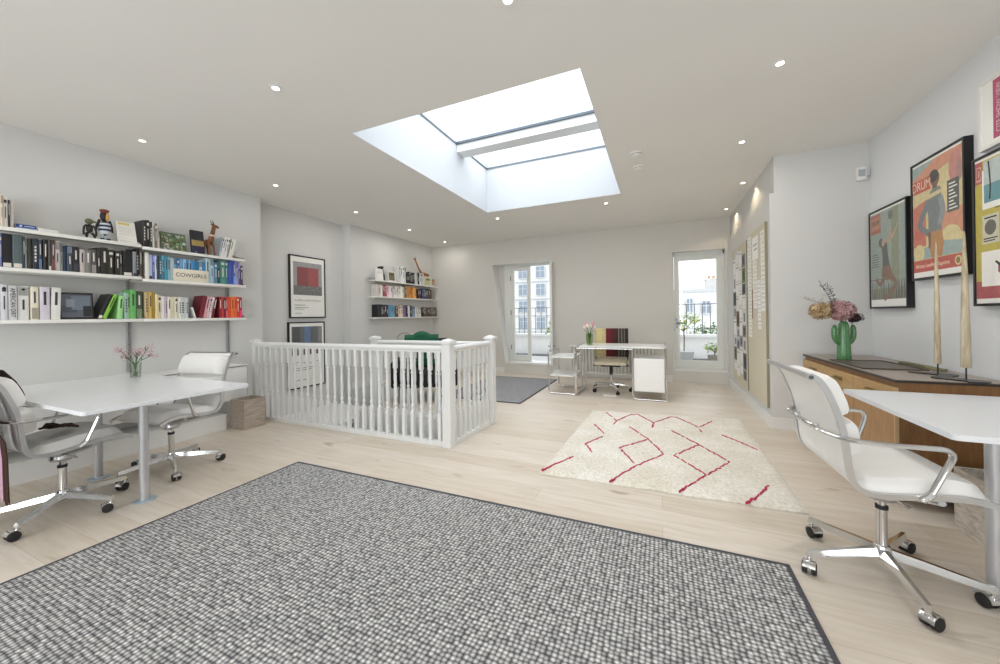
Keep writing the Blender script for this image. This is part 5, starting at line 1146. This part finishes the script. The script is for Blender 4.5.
p = picture('framed_poster', 'white-framed print with an upright magenta title band, above the mustard poster', (XR-.002, 3.285, 2.19), PI, .52, .42, .03, .03, [PAPER, hazed_art('b02a5c'), hazed_art('d8c4cc')], e4, fr=.02, frm=TRIM)
text('lettering', 'CITE SHOW VIEW', .045, mat('e8c8d4', .6), p, (.0262, .146, .215), (0, PI/2, 0), sx=.8).rotation_euler = (PI/2, -PI/2, PI/2)
# ------------------------------------------------------------------ terrace and houses beyond the doors
STUC = mat('e2e2e0', .9, var=.02)
f = MB(); f.box(-7, 3.6, 7.605, 9.9, -.3, .13); struct(f, 'terrace_floor', mat('b7b5b2', .9, var=.05), 'pale paved terrace outside the glazed doors', 'terrace')
f = MB(); f.box(-7, 3.6, 9.55, 9.8, .131, .66); f.box(-7, 3.6, 9.5, 9.85, .6605, .72); f2 = MB(); f2.box(-7, 3.6, 9.9, 12.5, -.3, .09); struct(f2, 'trim_5', mat('b0b0ae', .9, var=.05), 'flat grey roof beyond the terrace parapet', 'roof')
struct(f, 'terrace_parapet', STUC, 'white rendered parapet along the terrace', 'parapet')
f = MB(); f.box(-6.9, 3.5, 9.40, 9.545, .131, .17); struct(f, 'trim_3', mat('6e7076', .8, var=.1), 'dark gutter upstand along the foot of the parapet', 'trim')
t = thing('terrace_railing', 'thin black metal railing above the terrace parapet', 'railing', (0, 9.68, .7205)); IR = mat('3a3c42', .5, .5)
f = MB(); f.box(-5.6, 2.4, -.012, .012, .70, .715); f.obj('top_rail', IR, t); f = MB(); f.box(-5.6, 2.4, -.01, .01, .12, .132); f.obj('bottom_rail', IR, t)
for k in range(50):
    f = MB(); x = -5.6+.163*k; f.tube([(x,0,0),(x,0,.70)], .0075, 6); f.obj('bar', IR, t)
r9 = random.Random(13)
def leafy(f, c, r, n, s, m0=0, ms=1, sc=(1,1,1)):
    for q in range(n):
        d = Vector((r9.gauss(0,1)*sc[0], r9.gauss(0,1)*sc[1], r9.gauss(0,1)*sc[2])); d.normalize(); p = Vector(c)+Vector((d.x*sc[0], d.y*sc[1], d.z*sc[2]))*r*r9.uniform(.3,1); a = Vector((r9.uniform(-1,1), r9.uniform(-1,1), r9.uniform(-.6,.8))).normalized(); u = a.cross(Vector((r9.uniform(-1,1),.3,1))).normalized(); l = s*r9.uniform(.7,1.3)
        f.quad([p, p+a*l*.5+u*l*.25, p+a*l, p+a*l*.5-u*l*.25], m0+r9.randrange(ms))
LG = [mat('8fae54', .6, var=.2), mat('6f9040', .6, var=.2), mat('b4c860', .6)]
def potted(name, label, x, y, z, pot, trunk, crown, lem, potc):
    t = thing(name, label, 'plant', (x, y, z)); f = MB(); f.lathe(pot, 24); f.obj('pot', mat(potc, .8, var=.05), t)
    f = MB(); ph = pot[-1][1]; f.lathe([(pot[-1][0]*.9, ph-.03), (.002, ph-.028)], 20); f.obj('soil', mat('4a3a2c', .95), t)
    f = MB(); f.tube([(0,0,ph-.03),(.006,0,ph+(trunk-ph)*.5),(0,0,trunk)], .011, 8)
    for c, r in crown: f.tube([(0,0,trunk*.92),((c[0])*.6, c[1]*.6, (trunk+c[2])/2),c], [.009,.006,.003], 6)
    f.obj('trunk', mat('6a5a44', .9), t)
    f = MB()
    for c, r in crown: leafy(f, c, r, 70, .06, 0, 3)
    f.obj('foliage', LG, t)
    if lem:
        for q in range(4):
            f = MB(); c = crown[q % len(crown)][0]; f.ball((c[0]+r9.uniform(-.06,.06), c[1]-.06, c[2]-.04), .024, sc=(1,1,1.25)); f.obj('lemon', mat('d9c84a', .5), t)
    return t
potted('lemon_tree', 'small potted lemon tree on the terrace behind the single glazed door', .455, 8.35, .131, [(.12,0),(.15,.09),(.155,.12),(.16,.13),(.19,.30),(.195,.31),(.18,.31)], .78, [((-.1,0,.92),.15),((.06,.03,.96),.16),((-.02,-.03,.82),.13),((.2,.0,.98),.12),((-.16,.02,.80),.1)], True, 'b4b8bc')
potted('potted_shrub', 'small grey-potted shrub beside the lemon tree on the terrace', .99, 8.30, .131, [(.10,0),(.11,.01),(.12,.22),(.125,.25),(.115,.25)], .34, [((-.1,0,.40),.09),((.04,0,.42),.1),((.08,0,.36),.08)], False, '8c8880')
potted('potted_climber', 'leggy potted plant on the terrace outside the double door', -2.18, 8.05, .131, [(.10,0),(.12,.2),(.125,.23),(.115,.23)], .55, [((0,0,.62),.10),((-.1,0,.75),.1),((.06,0,.82),.09),((-.04,0,.9),.08)], False, 'cfccc6')
t = thing('garden_hedge', 'low green hedge beyond the terrace railing', 'hedge', (1.4, 10.6, .1)); f = MB()
for k in range(10): leafy(f, (-.5+.16*k, 0, .62+.08*math.sin(k*2.1)), .26, 80, .09, 0, 3)
f.obj('foliage', [mat('5c7a44', .7, var=.2), mat('769058', .7), mat('8aa26a', .7)], t); f = MB(); f.box(-.8, 1.4, -.15, .15, 0, .5); f.obj('planter', STUC, t)
# white apartment block behind the double door
FACW = mat('d2d2d0', .9, var=.02); WG = mat('7c8894', .15); WFr = mat('c2c4c6', .5); BALC = mat('a9aeb4', .6)
def windowed(parent, x, z, w, h, dark=WG):
    f = MB(); f.box(x-w/2-.06, x+w/2+.06, -.05, .05, z-.06, z); f.box(x-w/2-.06, x+w/2+.06, -.05, .05, z+h, z+h+.06); f.box(x-w/2-.06, x-w/2, -.05, .05, z, z+h); f.box(x+w/2, x+w/2+.06, -.05, .05, z, z+h); f.box(x-.03, x+.03, -.05, .05, z, z+h); f.box(x-w/2, x+w/2, -.045, .045, z+h*.6, z+h*.6+.05)
    o = f.obj('window', WFr, parent); f = MB(); f.box(x-w/2, x+w/2, -.02, .02, z, z+h); f.obj('pane', dark, o)
t = thing('exterior_apartment_block', 'tall white apartment block seen through the double door', 'building', (-17.0, 46.0, -12))
f = MB(); f.box(-10, 10, .2, 14, 0, 34); f.obj('wall', FACW, t)
for x in (-2.2, .3, 2.75, 5.2):
    for z in (9.3, 11.5, 13.65, 15.9, 18.2, 20.5): windowed(t, x, z, 1.15, 1.45)
for z in (11.05, 13.2, 15.4, 17.7):
    f = MB(); f.box(-10, 10, .05, .195, z-.06, z+.06); f.obj('string_course', BALC, t)

f = MB(); f.box(-10.2, 10.2, .1, 14.2, 34, 34.6); f.obj('roof_edge', FACW, t)
t = thing('white_house', 'low white house with a flat roof and chimney seen through the single door', 'building', (2.6, 30, -8))
f = MB(); f.box(-6, 9, .2, 9, 0, 10.75); f.obj('wall', FACW, t)
f = MB(); f.prism([(-6.2,10.75),(9.2,10.75),(9.2,10.85),(-.5,11.0),(-6.2,10.85)], .1, 9.1, 'y'); f.obj('roof', mat('b4b6b6', .8), t)
f = MB(); f.box(.75, 1.5, 2.0, 3.2, 10.9, 11.75); f.box(.7, 1.55, 1.95, 3.25, 11.75, 11.85); ch = f.obj('chimney', mat('c4c2be', .9, var=.04), t)
f = MB(); f.lathe([(.12,11.86),(.1,12.1)], 10, (1.0, 2.6, 0)); f.lathe([(.12,11.86),(.1,12.1)], 10, (1.3, 2.6, 0)); f.obj('chimney_pot', mat('b08a70', .9), ch)
for x, z, w, h in ((-.55, 9.3, .35, .95), (.5, 9.2, .45, .85), (1.9, 9.0, .6, 1.1), (-1.9, 9.0, .5, 1.1), (3.4, 9.0, .6, 1.1)): windowed(t, x, z, w, h)
f = MB(); f.box(-90, 90, 10.5, 140, -14, -13); struct(f, 'ground', mat('8d8f88', .95, var=.1), 'street level ground far below the terrace', 'ground')

# ------------------------------------------------------------------ light: overcast sky through the rooflight, doors and windows, plus added area lamps
w = bpy.data.worlds.new('overcast_sky'); S.world = w; w.use_nodes = True; nt = w.node_tree; bg = nt.nodes['Background']
tc = nt.nodes.new('ShaderNodeTexCoord'); sp = nt.nodes.new('ShaderNodeSeparateXYZ'); nt.links.new(tc.outputs['Generated'], sp.inputs[0])
rp = nt.nodes.new('ShaderNodeValToRGB'); rp.color_ramp.elements[0].position = 0; rp.color_ramp.elements[0].color = (.92,.96,1,1); rp.color_ramp.elements[1].position = 1; rp.color_ramp.elements[1].color = (.86,.93,1,1)
nt.links.new(sp.outputs['Z'], rp.inputs['Fac']); nt.links.new(rp.outputs['Color'], bg.inputs['Color']); bg.inputs['Strength'].default_value = SKY
def portal(loc, rot, sx, sy):
    ld = bpy.data.lights.new('sky_portal', 'AREA'); ld.shape = 'RECTANGLE'; ld.size = sx; ld.size_y = sy; ld.cycles.is_portal = True
    o = bpy.data.objects.new('sky_portal', ld); COL.objects.link(o); o.location = loc; o.rotation_euler = rot
portal(((KX0+KX1)/2, (KY0+KY1)/2, ZS+.1), (0,0,0), KX1-KX0, KY1-KY0)
portal((-2.5, 7.62, 1.27), (-PI/2,0,0), 1.0, 2.0); portal((.635, 7.62, 1.27), (-PI/2,0,0), .8, 2.0)
portal((-2.95, YF-.18, 1.45), (PI/2,0,0), 2.0, 1.8); portal((-.05, YF-.18, 1.45), (PI/2,0,0), 2.0, 1.8)
def added_light(loc, rot, sx, sy, e):  # area lamps added outside the openings to strengthen the light of the sky
    ld = bpy.data.lights.new('added_daylight', 'AREA'); ld.shape = 'RECTANGLE'; ld.size = sx; ld.size_y = sy; ld.energy = e; ld.color = (.93,.965,1)
    o = bpy.data.objects.new('added_daylight', ld); COL.objects.link(o); o.location = loc; o.rotation_euler = rot
added_light(((KX0+KX1)/2, (KY0+KY1)/2, ZS+.3), (0,0,0), KX1-KX0+.3, KY1-KY0+.3, ROOF_W)
added_light((-2.95, YF-.3, 1.45), (PI/2,0,0), 2.0, 1.8, WIN_W); added_light((-.05, YF-.3, 1.45), (PI/2,0,0), 2.0, 1.8, WIN_W)
S.view_settings.view_transform = 'Standard'; S.view_settings.look = 'None'; S.view_settings.gamma = 1; S.view_settings.use_curve_mapping = False
S.view_settings.exposure = EXPO
S.cycles.use_denoising = True; S.cycles.max_bounces = 10; S.cycles.diffuse_bounces = 6; S.cycles.transparent_max_bounces = 16; S.cycles.caustics_reflective = False; S.cycles.caustics_refractive = False; S.cycles.sample_clamp_indirect = 6
